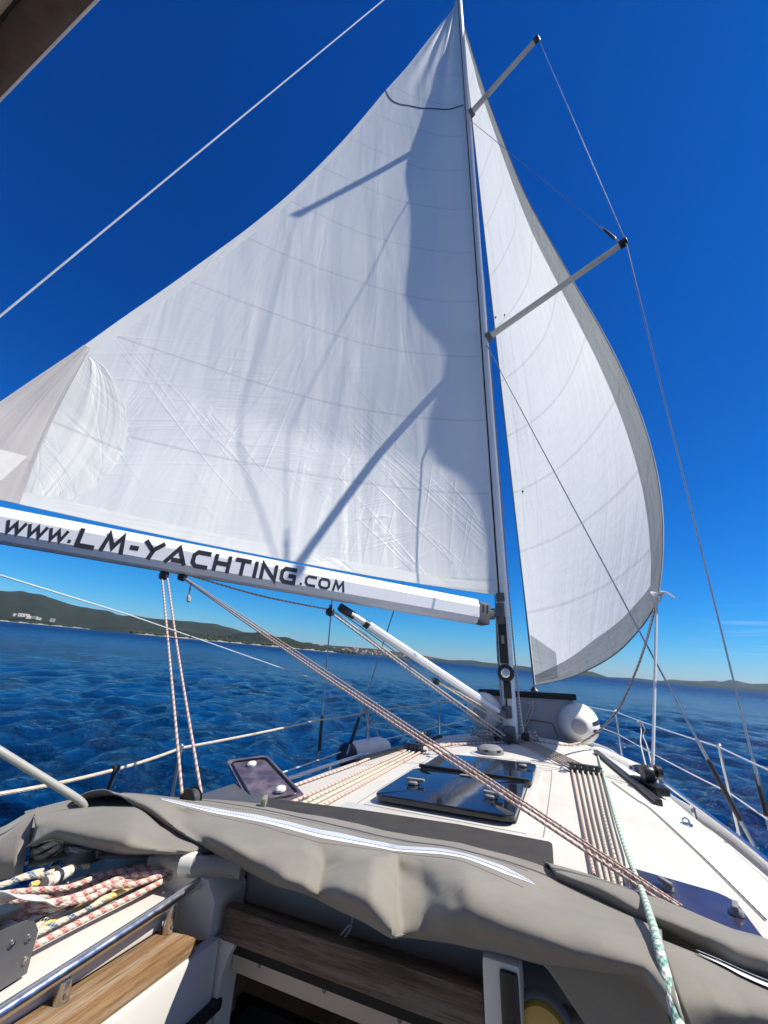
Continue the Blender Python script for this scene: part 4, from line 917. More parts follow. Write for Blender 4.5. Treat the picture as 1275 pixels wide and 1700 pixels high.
make('end_cap', Mesh().lathe(fa + fd_ * (fl - .02), fd_, [(0, .109), (.05, .106), (.10, .08), (.13, .035), (.15, .03), (.16, 0)], 26), M['navy'], fend)
make('seam', Mesh().lathe(fa + fd_ * fl * .55, fd_, [(-.004, .1085), (0, .1095), (.004, .1085)], 26), M['grey_plastic'], fend)
lk = onx(1062, 1200, 1.38); fe_ = fa + fd_ * (fl + .13)
fr = thing('fender_rope', 'looped cream rope knotted on the starboard lifeline and hanging to the fender', 'rope', fe_)
make('strand', Mesh().tube(cr_path([lk, lk + (.0, -.01, -.10), (lk + fe_) / 2 + (-.03, -.03, 0), fe_], 6), .0062, 8), M['rope_cream'], fr)
make('strand', Mesh().tube(cr_path([lk + (.02, 0, 0), lk + (.045, -.01, -.08), lk + (.012, -.01, -.16), (lk + fe_) / 2 + (.03, .01, -.02), fe_ + (.03, 0, 0)], 6), .0062, 8), M['rope_cream'], fr)
knot(fr, lk, .03, M['rope_cream'])
pf = onz(590, 1251, -.22); pd = un(np.array([.25, 1, 0]))
fend2 = thing('fender', 'white fender with a dark blue end lying on the port deck below the knotted rope', 'fender', pf)
make('body', Mesh().lathe(pf - pd * .12, pd, [(0, .06), (.04, .105), (.12, .11), (.5, .11), (.6, .08), (.64, .02)], 24), M['fender'], fend2)
make('end_cap', Mesh().lathe(pf - pd * .24, pd, [(0, .02), (.03, .06), (.08, .10), (.14, .109)], 24), M['navy'], fend2)
lk = onx(608, 1183, -1.48)
fr = thing('fender_rope', 'two hanging rope ends knotted on the port lifeline above the blue-ended fender', 'rope', lk - (0, 0, .5))
e1, e2 = onx(616, 1246, -1.36), onx(632, 1247, -1.36)
make('strand', Mesh().tube(cr_path([lk, onx(611, 1215, -1.42), e1], 5), .0075, 8), M['rope_cream'], fr); make('strand', Mesh().tube(cr_path([lk, onx(616, 1200, -1.45), onx(628, 1222, -1.40), e2], 5), .0075, 8), M['rope_cream'], fr); knot(fr, lk, .035, M['rope_cream'])
# inflatable dinghy, stern towards the mast
DY = .72
dc = np.array([.12, DY, -.16]); tubeR = ony(958, 1199, DY); tubeL = ony(812, 1176, DY)
RT = .186
tubeR = np.array([.575, DY, .115]); tubeL = np.array([-.36, DY, .17])
ding = thing('inflatable_dinghy', 'grey inflatable dinghy with pale tube ends lashed on the foredeck ahead of the mast', 'dinghy', (.1, 1.2, -.15))
def dtube(c, s):
    path = [c + np.array([0, .02, 0]), c + np.array([.0, .6, -.05]), c + np.array([-.02 * s, 1.2, -.10]), c + np.array([-.12 * s, 1.7, -.12]), np.array([(tubeR[0] + tubeL[0]) / 2 + s * .12, DY + 2.05, (tubeR[2] + tubeL[2]) / 2 - .1])]
    make('tube', Mesh().tube(cr_path(path, 6), RT, 26), M['hypalon'], ding)
    e = make('tube_end', Mesh().lathe(c + (0, .03, 0), (0, -1, 0), [(0, RT + .004), (.05, RT + .002), (.10, RT * .97), (.15, RT * .90), (.20, RT * .78), (.245, RT * .62), (.275, RT * .46), (.29, RT * .34), (.292, 0)], 36), M['hypalon_white'], ding)
    make('cone_cap', Mesh().lathe(c + (0, -.252, 0), (0, -1, 0), [(0, .072), (.015, .070), (.024, .056), (.026, 0)], 24), M['hypalon'], e)
    if s > 0:
        for k, (dz, w) in enumerate(((.045, .045), (-.02, .03))):
            b = Mesh(); rows = []
            for y in np.linspace(-.06, -.24, 8):
                rr_ = np.interp(-y, [0, .05, .10, .15, .20, .245, .275], [RT + .004, RT + .002, RT * .97, RT * .90, RT * .78, RT * .62, RT * .46]) + .005
                rows.append([c + np.array([rr_ * math.cos(q), .03 + y, rr_ * math.sin(q)]) for q in np.linspace(R((4, -22)[k]), R((17, -10)[k]), 5)])
            make('stripe', b.grid(rows), M['navy'], e)
dtube(tubeR, 1); dtube(tubeL, -1)
mid = (tubeR + tubeL) / 2; zt_ = .33
make('transom', Mesh().box((mid[0], DY + .02, .09), (tubeR[0] - tubeL[0] - .05, .05, .50), bev=.015), plain('grey_transom_board', (.30, .31, .345), .5, var=.06, nscale=3), ding)
b = Mesh(); c0 = ony(895, 1205, DY - .012); pts = [c0 + np.array([-.13, 0, -.10]), c0 + np.array([-.12, 0, .02]), c0 + np.array([-.08, 0, .045]), c0 + np.array([.10, 0, .035]), c0 + np.array([.14, 0, .01]), c0 + np.array([.17, 0, -.10])]
make('transom_pad_outline', b.tube(cr_path(pts, 5), .004, 6), M['dark_grey'], ding)
make('transom_cap', Mesh().box((mid[0] - .02, DY + .015, .355), (tubeR[0] - tubeL[0] + .06, .085, .06), bev=.015), M['rubber'], ding)
make('floor', Mesh().box((mid[0], DY + .9, -.10), (.8, 1.7, .05)), M['dark_grey'], ding)
fz = Mesh()
for k, a in enumerate((-1, 1)): pass
for y_, k in ((DY + .22, 0), (DY + .85, 1)):
    rs = [tubeR + np.array([(RT + .004) * math.cos(q), y_ - DY, (RT + .004) * math.sin(q) - .05 * k]) for q in np.linspace(R(-40), R(200), 22)]
    make('strap', Mesh().grid([[p + np.array([0, d, 0]) for d in (-.02, .02)] for p in rs]), M['rubber'], ding)
make('valve', Mesh().lathe(tubeR + (-.13, .10, .15), (-.5, -.2, .8), [(0, .022), (.012, .022), (.016, .015), (.016, 0)], 14), M['black'], ding)
dl = thing('lashing_line', 'thin pale cord tied from the headsail tack down over the dinghy transom', 'rope', ony(866, 1215, DY - .05))
tk = ony(882, 1168, DY - .05)
make('strand', Mesh().tube(cr_path([tk, ony(873, 1195, DY - .05), ony(866, 1218, DY - .06)], 4), .006, 7), M['rope_olive'], dl); make('strand', Mesh().tube(cr_path([tk + (.01, 0, 0), ony(884, 1180, DY - .06), ony(874, 1203, DY - .05), ony(865, 1220, DY - .06)], 4), .006, 7), M['rope_olive'], dl)
knot(dl, tk, .03, M['rope_olive'])

# ------------------------------------------------------------------ running rigging
def rope(label, pts, r, mat, group=None, smooth=6, name='rope', n=10):
    P = cr_path(pts, smooth) if len(pts) > 2 else np.linspace(pts[0], pts[1], 12)
    o = make(name, Mesh().tube(P, r, n), M[mat], org=P[len(P) // 2]); return setp(o, label, 'rope', group)
def block(label, c, d, r=.032, mat='black', name='pulley_block', axis=(1, 0, 0)):
    """a small block: cheeks, sheave, strap towards d"""
    c = np.array(c, float); d = un(d); ax = un(np.cross(d, axis)) if np.linalg.norm(np.cross(d, axis)) > .2 else un(np.cross(d, (0, 1, 0)))
    t = thing(name, label, 'block', c)
    b = Mesh()
    for s in (-1, 1): b.lathe(c + ax * s * r * .42 - ax * s * .002, ax * s, [(0, r), (.004, r * .95), (.007, r * .6), (.007, 0)], 18)
    make('cheek', b, M[mat], t); make('sheave', Mesh().lathe(c - ax * r * .35, ax, [(0, r * .85), (r * .3, r * .62), (r * .7, r * .85)], 16), M['dark_grey'], t)
    make('strap', Mesh().bar(c + d * r * .4, c + d * r * 1.7, r * .5, r * .7, up=ax, bev=r * .1), M[mat], t); return t
bl1 = onboom(272, 955); bl2 = onboom(303, 957); bl3 = onboom(548, 1016)
block('black block under the boom carrying the two hanging port ropes', bl1, (0, 0, 1), .034)
block('black block under the boom leading the red-flecked mainsheet', bl2, (.0, .1, 1), .034)
block('small black block below the boom near the vang top', bl3, (0, .1, 1), .034)
b = Mesh()
for px in (262, 291): c = onboom(px, 941); b.tube([c + BD * .025 * math.cos(t) + BU * .02 * math.sin(t) - BU * .004 for t in np.linspace(math.pi, 2 * math.pi, 9)], .005, 7)
make('sheet_hoop', b, M['steel'], boom)
d1 = onx(302, 1318, -1.05); d2 = onx(334, 1318, -1.0)
rope('left of the two red-flecked ropes hanging from the boom block to the port deck', [bl1 + (-.02, 0, 0), (bl1 + d1) / 2 + (-.01, 0, 0), d1], .0066, 'rope_red_pale', 'ropes hanging from the boom to port')
rope('right of the two red-flecked ropes hanging from the boom block, ending nearer the open hatch', [bl1 + (.02, .01, 0), (bl1 + d2) / 2 + (.006, 0, 0), d2], .0066, 'rope_red_pale', 'ropes hanging from the boom to port')
block('black block on the port deck where the two hanging boom ropes end', (d1 + d2) / 2 + (0, 0, -.02), (0, 0, -1), .045)
# mainsheet to starboard, three parts close together
e0 = onz(1128, 1506, .045)
for k, (o1, o2, lab) in enumerate((((0, 0, 0), (0, 0, 0), 'upper fall'), ((-.008, .0, -.008), (-.022, -.014, .0), 'lower fall'))):
    a_ = bl2 + o1; e = e0 + o2; mid_ = (a_ + e) / 2 + (0, 0, -.012)
    rope('red-flecked mainsheet rope, %s of the pair crossing above the big hatch' % lab, [a_, mid_, e], .0043, 'rope_red_pale', 'mainsheet falls', 8)
rope('thin third fall of the mainsheet just behind the red-flecked pair above the hatch', [bl2 + (.006, .006, -.0), (bl2 + e0) / 2 + (.006, .006, .0), e0 + (.008, .010, 0)], .003, 'rope_red_pale', 'mainsheet falls', 8)
rope('red-flecked rope running just under the boom from the mainsheet block to the small block', [bl2 + (.01, 0, .02), (bl2 + bl3) / 2 + (0, 0, -.004), bl3 + (-.02, -.02, .02)], .0068, 'rope_red_pale')
mb_ = np.array([-.06, -.22, .05])
rope('red-flecked rope slanting below the vang from the small block to the mast foot', [bl3 + (.02, .02, -.02), (bl3 + mb_) / 2 + (0, 0, -.006), mb_], .0078, 'rope_red_pale')
rope('paler second rope beside it from the small block down to the mast foot', [bl3 + (.03, .03, 0), (bl3 + mb_) / 2 + (.01, .01, .012), mb_ + (.05, .02, 0)], .007, 'rope_cream')
vm = vb + (va - vb) * .42 + np.array([.0, -.01, -.085])
block('black block on the vang tackle halfway below the white strut', vm, va - vm, .028)
rope('thin vang line from the strut top to the tackle block', [va + (0, 0, -.04), vm], .005, 'rope_olive')
rope('cream vang tackle rope from the block down to the mast foot', [vm, vb + (.0, -.05, -.06)], .0075, 'rope_cream'); rope('second cream vang tackle rope lying closer under the strut', [vm + (0, .01, .01), vb + (.05, -.03, -.05)], .0075, 'rope_cream')
# loose toggle under the boom
q = onboom(318, 965); b = Mesh().tube([q, q + (.0, 0, -.10)], .006, 7).lathe(q + (-.0, 0, -.10), (.3, 0, -1), [(0, .008), (.02, .014), (.05, .012), (.055, 0)], 10)
setp(make('rope_tail', b, M['rope_black']), 'short rope tail with a black toggle dangling beside the mainsheet block', 'rope')
# genoa sheets
cl = JE[0] + np.array([-.01, 0, 0]); sb = onz(1083, 1300, -.02)
gs = rope('white headsail sheet dropping from the clew to the black deck block', [cl, (cl + sb) / 2, sb], .0095, 'rope_white')
knt = thing('sheet_knot', 'white bowline knot tied on the clew of the headsail', 'knot', cl); knot(knt, cl + (.0, -.02, .0), .045, M['rope_white'])
make('tail', Mesh().tube(cr_path([cl, cl + (.05, -.02, .03), cl + (.11, -.02, -.02)], 4), .009, 8), M['rope_white'], knt)
make('tail', Mesh().tube(cr_path([cl, cl + (-.03, -.02, .02), cl + (-.05, -.03, -.05)], 4), .009, 8), M['rope_white'], knt)
lz = [cl, ony(1082, 1030, -.25), ony(1068, 1080, .05), ony(1050, 1128, .25), ony(1025, 1180, .35), ony(992, 1215, .33), ony(965, 1232, .30), onz(935, 1237, -.01), onz(900, 1232, -.0), onz(873, 1228, .004), onz(840, 1232, .008), onz(800, 1233, .01), onz(750, 1236, .01)]
rope('slack red-flecked lazy sheet looping from the clew down to the deck and round the mast', lz, .0088, 'rope_red_pale', smooth=8)
rope('dark flecked cord laid along the slack lazy sheet below the clew', [p + np.array([.006, -.018, .006]) for p in lz[:7]], .004, 'rope_dark', smooth=8)
bt_ = thing('car_block', 'black headsail car with tall block on the starboard track', 'block', sb)
cb = np.array([.93, -1.24, roofz(.93, -1.2)]); cb = onz(1083, 1312, -.055)
make('car', Mesh().bar(cb + (-.03, .10, .02), cb + (.04, -.12, .02), .075, .045, bev=.01), M['black'], bt_)
make('cheek', Mesh().lathe(cb + (-.012, 0, .085), (1, .25, 0), [(-.03, .02), (-.028, .042), (-.012, .046), (.012, .046), (.028, .042), (.03, .02)], 20), M['black'], bt_)
make('cheek', Mesh().lathe(cb + (.05, .01, .10), (1, .25, 0), [(-.016, .02), (-.014, .034), (.014, .034), (.016, .02)], 18), M['black'], bt_)
make('stopper', Mesh().bar(cb + (-.09, .13, .02), cb + (-.03, .04, .03), .05, .05, bev=.01).bar(cb + (0, .0, .03), cb + (0, 0, .09), .05, .03, up=(1, 0, 0), bev=.006), M['black'], bt_)
cl_p = [onz(x, y, -.03) for x, y in ((1016, 1299), (1058, 1327), (1080, 1340), (1150, 1401), (1200, 1447), (1268, 1512))]
cl_q = lerp_path(cr_path(cl_p, 6), np.linspace(0, 1, 40)); cl_q = [np.array([p[0], p[1], roofz(p[0], p[1]) + .0045]) for p in cl_q]
rope('thin black car control line lying across the starboard coachroof', cl_q, .0024, 'rope_dark', smooth=2)
# lines from the mast foot fanning to the organisers, then aft
kinds = ['rope_red_pale', 'rope_cream', 'rope_cream', 'rope_olive', 'rope_black', 'rope_cream']
nmk = {'rope_red_pale': 'red-flecked', 'rope_cream': 'plain cream', 'rope_olive': 'olive-flecked', 'rope_black': 'black-flecked', 'rope_blue': 'blue-flecked', 'rope_yellow': 'yellow', 'rope_red': 'red-flecked'}
tail = [(986, 1452), (1000, 1463), (1011, 1468), (1022, 1474), (1036, 1482), (1046, 1488)]
placew = ['innermost, beside the big hatch', 'second from the big hatch', 'third from the big hatch', 'fourth from the big hatch', 'fifth from the big hatch', 'outermost, beside the green rope']
for k, m in enumerate(kinds):
    f = (k + .45) / 6; og = ORG_S[0] * (1 - f) + ORG_S[1] * f; og[2] = roofz(og[0], og[1]) + .016
    st_ = np.array([.03 + .02 * k, -.06 + .03 * k, .012]); e = onz(*tail[k], -.0); e[2] = roofz(e[0], e[1]) + .012; md = (og + e) / 2; md[2] = roofz(md[0], md[1]) + .010
    mm = (st_ + og) / 2; mm[2] = roofz(mm[0], mm[1]) + .013
    rope('%s control line led aft from the starboard organiser, %s' % (nmk[m], placew[k]), [st_, mm, og + (-.005, .012, 0), og + (.002, -.03, -.004), md, e], .0058, m, 'starboard lines led aft', 7)
kp = ['rope_red_pale', 'rope_olive', 'rope_cream', 'rope_red_pale']
tp = [(472, 1330), (490, 1334), (508, 1336), (526, 1340)]
for k, m in enumerate(kp):
    f = (k + .5) / 4; og = ORG_P[0] * (1 - f) + ORG_P[1] * f; og[2] = roofz(og[0], og[1]) + .016
    e = onz(*tp[k], 0.0); e[2] = roofz(e[0], e[1]) + .010; st_ = np.array([-.12 - .02 * k, -.1 + .05 * k, .015]); md = (og + e) / 2; md[2] = roofz(md[0], md[1]) + .008; mm = (st_ + og) / 2 + (0, .05, 0); mm[2] = roofz(mm[0], mm[1]) + .012
    e2 = e + (e - md) * .35
    rope('%s control line led aft on the port coachroof, %s' % (nmk[m], ['outermost of the four', 'second from the port edge', 'third from the port edge', 'nearest to the big hatch'][k]), [st_, mm, og + (0, .02, 0), og + (0, -.03, -.004), md, e, e2], .0078, m, 'port lines led aft', 7)
pe = [onz(x, y, -.05) for x, y in ((700, 1238), (665, 1243), (640, 1250), (612, 1263), (580, 1277), (520, 1297), (470, 1313), (430, 1322))]
for p in pe: p[2] = roofz(p[0], p[1]) + .012
rope('pale red-flecked sheet lying along the port coachroof edge', pe, .008, 'rope_red_pale')
block('black standing block on the port coachroof by the rope organiser', onz(705, 1222, .03) , (0, 0, -1), .045, axis=(0, 1, 0))
block('black turning block at the starboard side of the mast foot', (.12, -.02, .045), (0, 0, -1), .036)
block('black turning block at the port side of the mast foot', (-.11, -.12, .045), (0, 0, -1), .036)
block('black turning block aft of the mast foot', (.0, -.21, .04), (0, 0, -1), .034)
for k, (x, y, r_, m, lab) in enumerate(((-.20, -.10, .075, 'rope_cream', 'loose cream rope loops heaped on the port side of the mast foot'), (-.30, .02, .06, 'rope_red_pale', 'small red-flecked coil lying just left of the cream loops by the mast'), (.16, .12, .05, 'rope_black', 'small black-flecked coil tucked beside the starboard mast foot'))):
    P = [np.array([x + (r_ + .012 * math.sin(2.3 * t)) * math.cos(t), y + (r_ * .8 + .012 * math.cos(1.7 * t)) * math.sin(t), roofz(x, y) + .010 + .0035 * t + .006 * math.sin(3 * t + k)]) for t in np.linspace(0, 6 * math.pi, 70)]
    setp(make('rope_coil', Mesh().tube(P, .0062, 8), M[m], smooth=60), lab, 'rope')
# green rope over everything
gp = [onz(993, 1256, -.03), onz(1003, 1290, -.01), onz(1022, 1358, .0), onz(1042, 1420, .005), onz(1062, 1470, .06), onz(1082, 1530, .13), onz(1096, 1582, .165), onz(1112, 1645, .16), onz(1128, 1705, .15), onz(1142, 1770, .14)]
rope('thick green-flecked rope stretched aft across the coachroof and over the canvas', gp, .0078, 'rope_green', smooth=8, n=12)
wire('guard_line', 'thin pale cord from the left frame edge dipping forward over the water', [onx(-40, 941, -1.75), onx(0, 955, -1.7), onx(215, 1021, -1.62), onx(470, 1110, -1.52), onx(618, 1158, -1.46), onx(690, 1180, -1.40)], .0036, 'wire_pale', 'rope')

# ------------------------------------------------------------------ the folded sprayhood
hood = thing('sprayhood', 'folded grey canvas sprayhood heaped across the coachroof with white zips', 'sprayhood', onz(640, 1450, .0))
def sheet(cols, nu=8, nv=7, fold=.010, seed=0, crisp=.55):
    """cols: columns of (px, py, z); interpolated both ways into a fine cloth surface"""
    C = np.array([[onz(x, y, z) if z > -2 else ony(x, y, z) for x, y, z in c] for c in cols])
    A = np.array([cr_path(c, nv) for c in C]); B = np.array([cr_path(A[:, k], nu) for k in range(A.shape[1])]).transpose(1, 0, 2)
    lin = np.repeat(A[:-1], nu, axis=0); lin = np.concatenate([lin + (np.repeat(A[1:], nu, axis=0) - lin) * (np.tile(np.arange(nu), len(A) - 1) / nu)[:, None, None], A[-1:]])
    B = B * (1 - crisp) + lin * crisp
    rng = np.random.RandomState(seed); ph = rng.rand(8) * 6.28
    a, b_ = B.shape[:2]; du = np.gradient(B, axis=0); dv = np.gradient(B, axis=1); n = np.cross(du, dv); n /= np.maximum(np.linalg.norm(n, axis=2)[..., None], 1e-9)
    X, Y, Z = B[..., 0], B[..., 1], B[..., 2]
    w = np.sin(X * 17 + Y * 9 + ph[0]) * .5 + np.sin(X * 9 - Y * 21 + ph[1]) * .5 + .45 * np.sin(X * 37 + Z * 30 + ph[2]) + .3 * np.sin(Y * 47 + X * 23 + ph[3])
    edge = np.sin(np.linspace(0, np.pi, b_))[None] ** .6
    return B + n * (w * edge * fold)[..., None]
def cloth(name, P, parent=hood, mat='canvas', th=.004):
    UV = [[(P[i, j][0] * 1.5, P[i, j][1] * 1.5) for j in range(P.shape[1])] for i in range(P.shape[0])]
    return make(name, Mesh().grid(P, UV), M[mat], parent, 60, solid=th)
main_cols = [
    [(112, 1336, .02), (140, 1318, .075), (168, 1311, .10), (192, 1318, .105), (212, 1330, .09), (222, 1338, .06), (220, 1342, .02)],
    [(205, 1317, .01), (222, 1320, .075), (236, 1326, .10), (252, 1342, .095), (268, 1362, .07), (276, 1374, .04), (274, 1377, .0)],
    [(300, 1325, .0), (312, 1338, .07), (304, 1352, .062), (304, 1372, .065), (318, 1392, .085), (335, 1405, .05), (335, 1406, .0)],
    [(372, 1329, .0), (374, 1352, .07), (372, 1374, .10), (374, 1400, .125), (384, 1424, .09), (390, 1434, .05), (390, 1433, .0)],
    [(440, 1336, .0), (430, 1362, .07), (430, 1390, .105), (430, 1420, .112), (430, 1445, .09), (430, 1455, .05), (430, 1453, .0)],
    [(500, 1346, .0), (478, 1373, .07), (476, 1405, .105), (473, 1438, .114), (468, 1462, .10), (465, 1471, .06), (466, 1468, .0)],
    [(530, 1350, .0), (505, 1381, .07), (510, 1412, .10), (515, 1440, .098), (508, 1465, .10), (505, 1481, .075), (505, 1478, .02)],
    [(560, 1356, .0), (530, 1388, .07), (536, 1420, .074), (537, 1444, .068), (532, 1472, .078), (530, 1491, .06), (530, 1488, .0)],
    [(600, 1364, .0), (565, 1394, .07), (575, 1420, .095), (575, 1437, .10), (572, 1480, .115), (568, 1511, .06), (568, 1508, .0)],
    [(640, 1375, .0), (605, 1402, .075), (615, 1419, .10), (617, 1432, .124), (615, 1490, .122), (612, 1532, .065), (612, 1528, .0)],
    [(672, 1381, .0), (640, 1408, .075), (647, 1418, .10), (650, 1440, .092), (650, 1500, .097), (650, 1553, .072), (650, 1550, .01)],
    [(690, 1385, .0), (655, 1411, .075), (660, 1422, .086), (662, 1450, .070), (664, 1500, .074), (668, 1552, .05), (668, 1549, .0)],
    [(725, 1391, .0), (690, 1414, .08), (698, 1435, .092), (702, 1470, .082), (704, 1515, .080), (705, 1557, .05), (705, 1554, .0)],
    [(765, 1399, .005), (735, 1417, .085), (742, 1445, .122), (746, 1485, .128), (748, 1527, .115), (748, 1563, .045), (748, 1560, .0)],
    [(795, 1407, .005), (770, 1424, .09), (774, 1455, .148), (777, 1495, .150), (778, 1537, .118), (778, 1569, .045), (778, 1566, .0)],
    [(850, 1422, .01), (825, 1443, .095), (828, 1478, .142), (832, 1520, .15), (834, 1557, .122), (836, 1583, .05), (836, 1580, .0)],
    [(894, 1436, .01), (872, 1463, .095), (885, 1505, .145), (892, 1545, .152), (898, 1580, .122), (902, 1599, .05), (902, 1596, .0)],
    [(940, 1457, .01), (920, 1487, .09), (945, 1530, .15), (955, 1572, .152), (963, 1599, .125), (966, 1609, .06), (966, 1606, .0)],
    [(1000, 1482, .015), (985, 1512, .095), (1010, 1555, .155), (1022, 1592, .157), (1028, 1612, .13), (1030, 1618, .06), (1030, 1616, .0)],
    [(1050, 1503, .02), (1045, 1538, .10), (1060, 1575, .155), (1068, 1604, .162), (1066, 1618, .14), (1062, 1622, .08), (1060, 1620, .02)],
    [(1085, 1520, .02), (1088, 1556, .11), (1092, 1585, .155), (1100, 1625, .165), (1100, 1655, .15), (1098, 1666, .09), (1096, 1664, .03)],
    [(1098, 1526, .02), (1100, 1560, .11), (1108, 1595, .155), (1122, 1650, .165), (1134, 1702, .15), (1132, 1710, .09), (1130, 1708, .03)]]
MC = sheet(main_cols, 6, 6, .0016, 1, .45); cloth('front_drape', MC)
def along(P, i0, i1, j, lift=0, dj=0):
    """a ribbon on a cloth grid: fractional column positions i0..i1, row j(i)"""
    n = np.cross(P[1, 1] - P[0, 1], P[1, 2] - P[1, 1]); res = []
    for i in np.linspace(i0, i1, 120):
        jj = j(i) if callable(j) else j; row = []
        for d in (dj(i) if callable(dj) else dj):
            a, b_ = int(i), int(jj + d); x, y = i - a, jj + d - b_; a2, b2 = min(a + 1, P.shape[0] - 1), min(b_ + 1, P.shape[1] - 1)
            p = P[a, b_] * (1 - x) * (1 - y) + P[a2, b_] * x * (1 - y) + P[a, b2] * (1 - x) * y + P[a2, b2] * x * y
            nn = un(np.cross(P[a2, b_] - P[max(a2 - 1, 0), b_], P[a, b2] - P[a, max(b2 - 1, 0)])); nn = nn if nn @ (np.array([0, -.5, 1])) > 0 else -nn
            row.append(p + nn * lift)
        res.append(row)
    return res
zt = make('zip_tape', Mesh().grid(along(MC, 9, 16.35 * 6, 6, .0028, lambda i: [q * min(1, (16.38 * 6 - i) / 7) for q in (-1.2, -.5, .2, .8)])), M['zip'], hood, 60)
def m_teeth():
    t = NT('zip_teeth'); sx = t.n('ShaderNodeSeparateXYZ'); t.l(t.uvs(), sx.inputs[0]); f = t.math('PINGPONG', t.math('MULTIPLY', sx.outputs[0], 190), .5)
    return t.done(t.pbr(t.mixc(f, (.50, .55, .66), (.82, .84, .88)), .4, 0, t.bump(f, .8, .003)))
M['teeth'] = m_teeth()
make('zip_teeth', Mesh().grid(along(MC, 9, 16.2 * 6, 6, .0040, lambda i: [q * min(1, (16.4 * 6 - i) / 7) for q in (-1.15, -.8, -.45, -.1)])), M['teeth'], zt, 60)
for jr in (3.6, 8.2): make('stitching', Mesh().tube([sail_at((i, jr), MC, .0022)[0] for i in np.arange(12, 96, .5)], .0007, 5), M['thread'], hood)
make('hem', Mesh().tube([MC[i, -7] for i in range(0, MC.shape[0], 2)], .0028, 6), M['canvas'], hood)
# back roll on the starboard side, behind the green rope
roll = [[(905, 1432, .01), (912, 1436, .05), (918, 1446, .06), (925, 1462, .04), (935, 1485, .0)], [(975, 1452, .01), (985, 1458, .07), (995, 1475, .085), (1003, 1496, .06), (1010, 1512, .02)],
        [(1040, 1474, .01), (1050, 1484, .07), (1058, 1505, .09), (1066, 1528, .07), (1074, 1545, .03)], [(1100, 1494, .01), (1108, 1502, .07), (1118, 1526, .10), (1125, 1552, .08), (1130, 1570, .04)],
        [(1160, 1520, .01), (1166, 1528, .07), (1172, 1552, .10), (1178, 1578, .08), (1182, 1596, .05)], [(1215, 1543, .01), (1218, 1552, .08), (1222, 1576, .11), (1225, 1602, .09), (1228, 1618, .05)],
        [(1262, 1556, .015), (1266, 1564, .08), (1268, 1590, .115), (1272, 1620, .09), (1276, 1642, .05)], [(1330, 1585, .015), (1334, 1596, .08), (1336, 1620, .12), (1340, 1650, .10), (1345, 1670, .05)], [(1420, 1610, .0), (1424, 1626, .08), (1426, 1650, .12), (1430, 1680, .10), (1435, 1700, .05)]]
RC = sheet(roll, 8, 7, .003, 4); cloth('back_roll', RC)
# stitched seam of the roll
make('stitching', Mesh().tube([RC[i, -10] + (0, -.001, .003) for i in range(32, 60)], .0010, 5), M['thread'], hood)
# starboard front panel with the second zip
fr_cols = [[(1068, 1548, .06), (1092, 1562, .10), (1108, 1600, .125), (1128, 1660, .12), (1150, 1730, .08)], [(1128, 1572, .06), (1150, 1590, .10), (1170, 1625, .125), (1192, 1670, .12), (1215, 1740, .07)],
           [(1180, 1592, .06), (1205, 1612, .095), (1225, 1642, .12), (1245, 1690, .11), (1265, 1750, .06)], [(1235, 1618, .06), (1258, 1636, .095), (1278, 1664, .12), (1300, 1710, .11), (1325, 1770, .06)], [(1300, 1645, .06), (1325, 1664, .10), (1345, 1694, .12), (1370, 1740, .11), (1395, 1800, .06)], [(1400, 1690, .06), (1425, 1710, .10), (1445, 1740, .12), (1470, 1790, .11), (1495, 1850, .06)]]
FC = sheet(fr_cols, 8, 7, .003, 9); cloth('side_panel', FC)
zt2 = make('zip_tape', Mesh().grid(along(FC, 10, 38, lambda i: 6.0 + .03 * (i - 9), .006, lambda i: [q * min(1, .1 + (i - 10) / 10) for q in (-2.2, -.8, .6, 2.2)])), M['zip'], hood, 60)
make('zip_teeth', Mesh().grid(along(FC, 10, 38, lambda i: 6.0 + .03 * (i - 9), .009, (-1.2, -.6, .0))), M['teeth'], zt2, 60)
# lower starboard flap, folded under in shade
lf = [[(878, 1580, -3.13), (905, 1602, -3.135), (928, 1632, -3.14), (985, 1720, -3.15)], [(950, 1595, -3.14), (978, 1622, -3.15), (1005, 1660, -3.155), (1045, 1740, -3.16)], [(1030, 1606, -3.16), (1058, 1632, -3.165), (1078, 1680, -3.17), (1098, 1750, -3.17)], [(1075, 1628, -3.17), (1098, 1660, -3.18), (1116, 1710, -3.18), (1130, 1770, -3.18)]]
cloth('inner_flap', sheet(lf, 8, 7, .003, 12))
# port end: outer cap, the flap over the rope bin
cap = [[(-90, 1418, .06), (-88, 1440, .05), (-86, 1480, .02), (-84, 1540, -.05)], [(0, 1382, .05), (0, 1405, .06), (0, 1438, .03), (0, 1462, -.02)], [(30, 1362, .05), (28, 1388, .06), (24, 1425, .03), (20, 1456, -.02)], [(60, 1342, .05), (52, 1372, .065), (44, 1412, .035), (38, 1454, -.02)]]
cap = [[(-110, 1424, -.10), (-110, 1450, -.06), (-108, 1500, -.08), (-106, 1560, -.14)], [(-40, 1392, -.06), (-40, 1420, -.02), (-40, 1450, -.04), (-40, 1480, -.08)], [(8, 1372, -.03), (6, 1396, .02), (2, 1432, .0), (-2, 1462, -.05)], [(38, 1354, .0), (34, 1378, .04), (28, 1418, .02), (22, 1457, -.03)], [(64, 1340, .01), (56, 1362, .055), (47, 1402, .03), (38, 1450, -.02)]]
cloth('end_cap', sheet(cap, 8, 8, .005, 20))
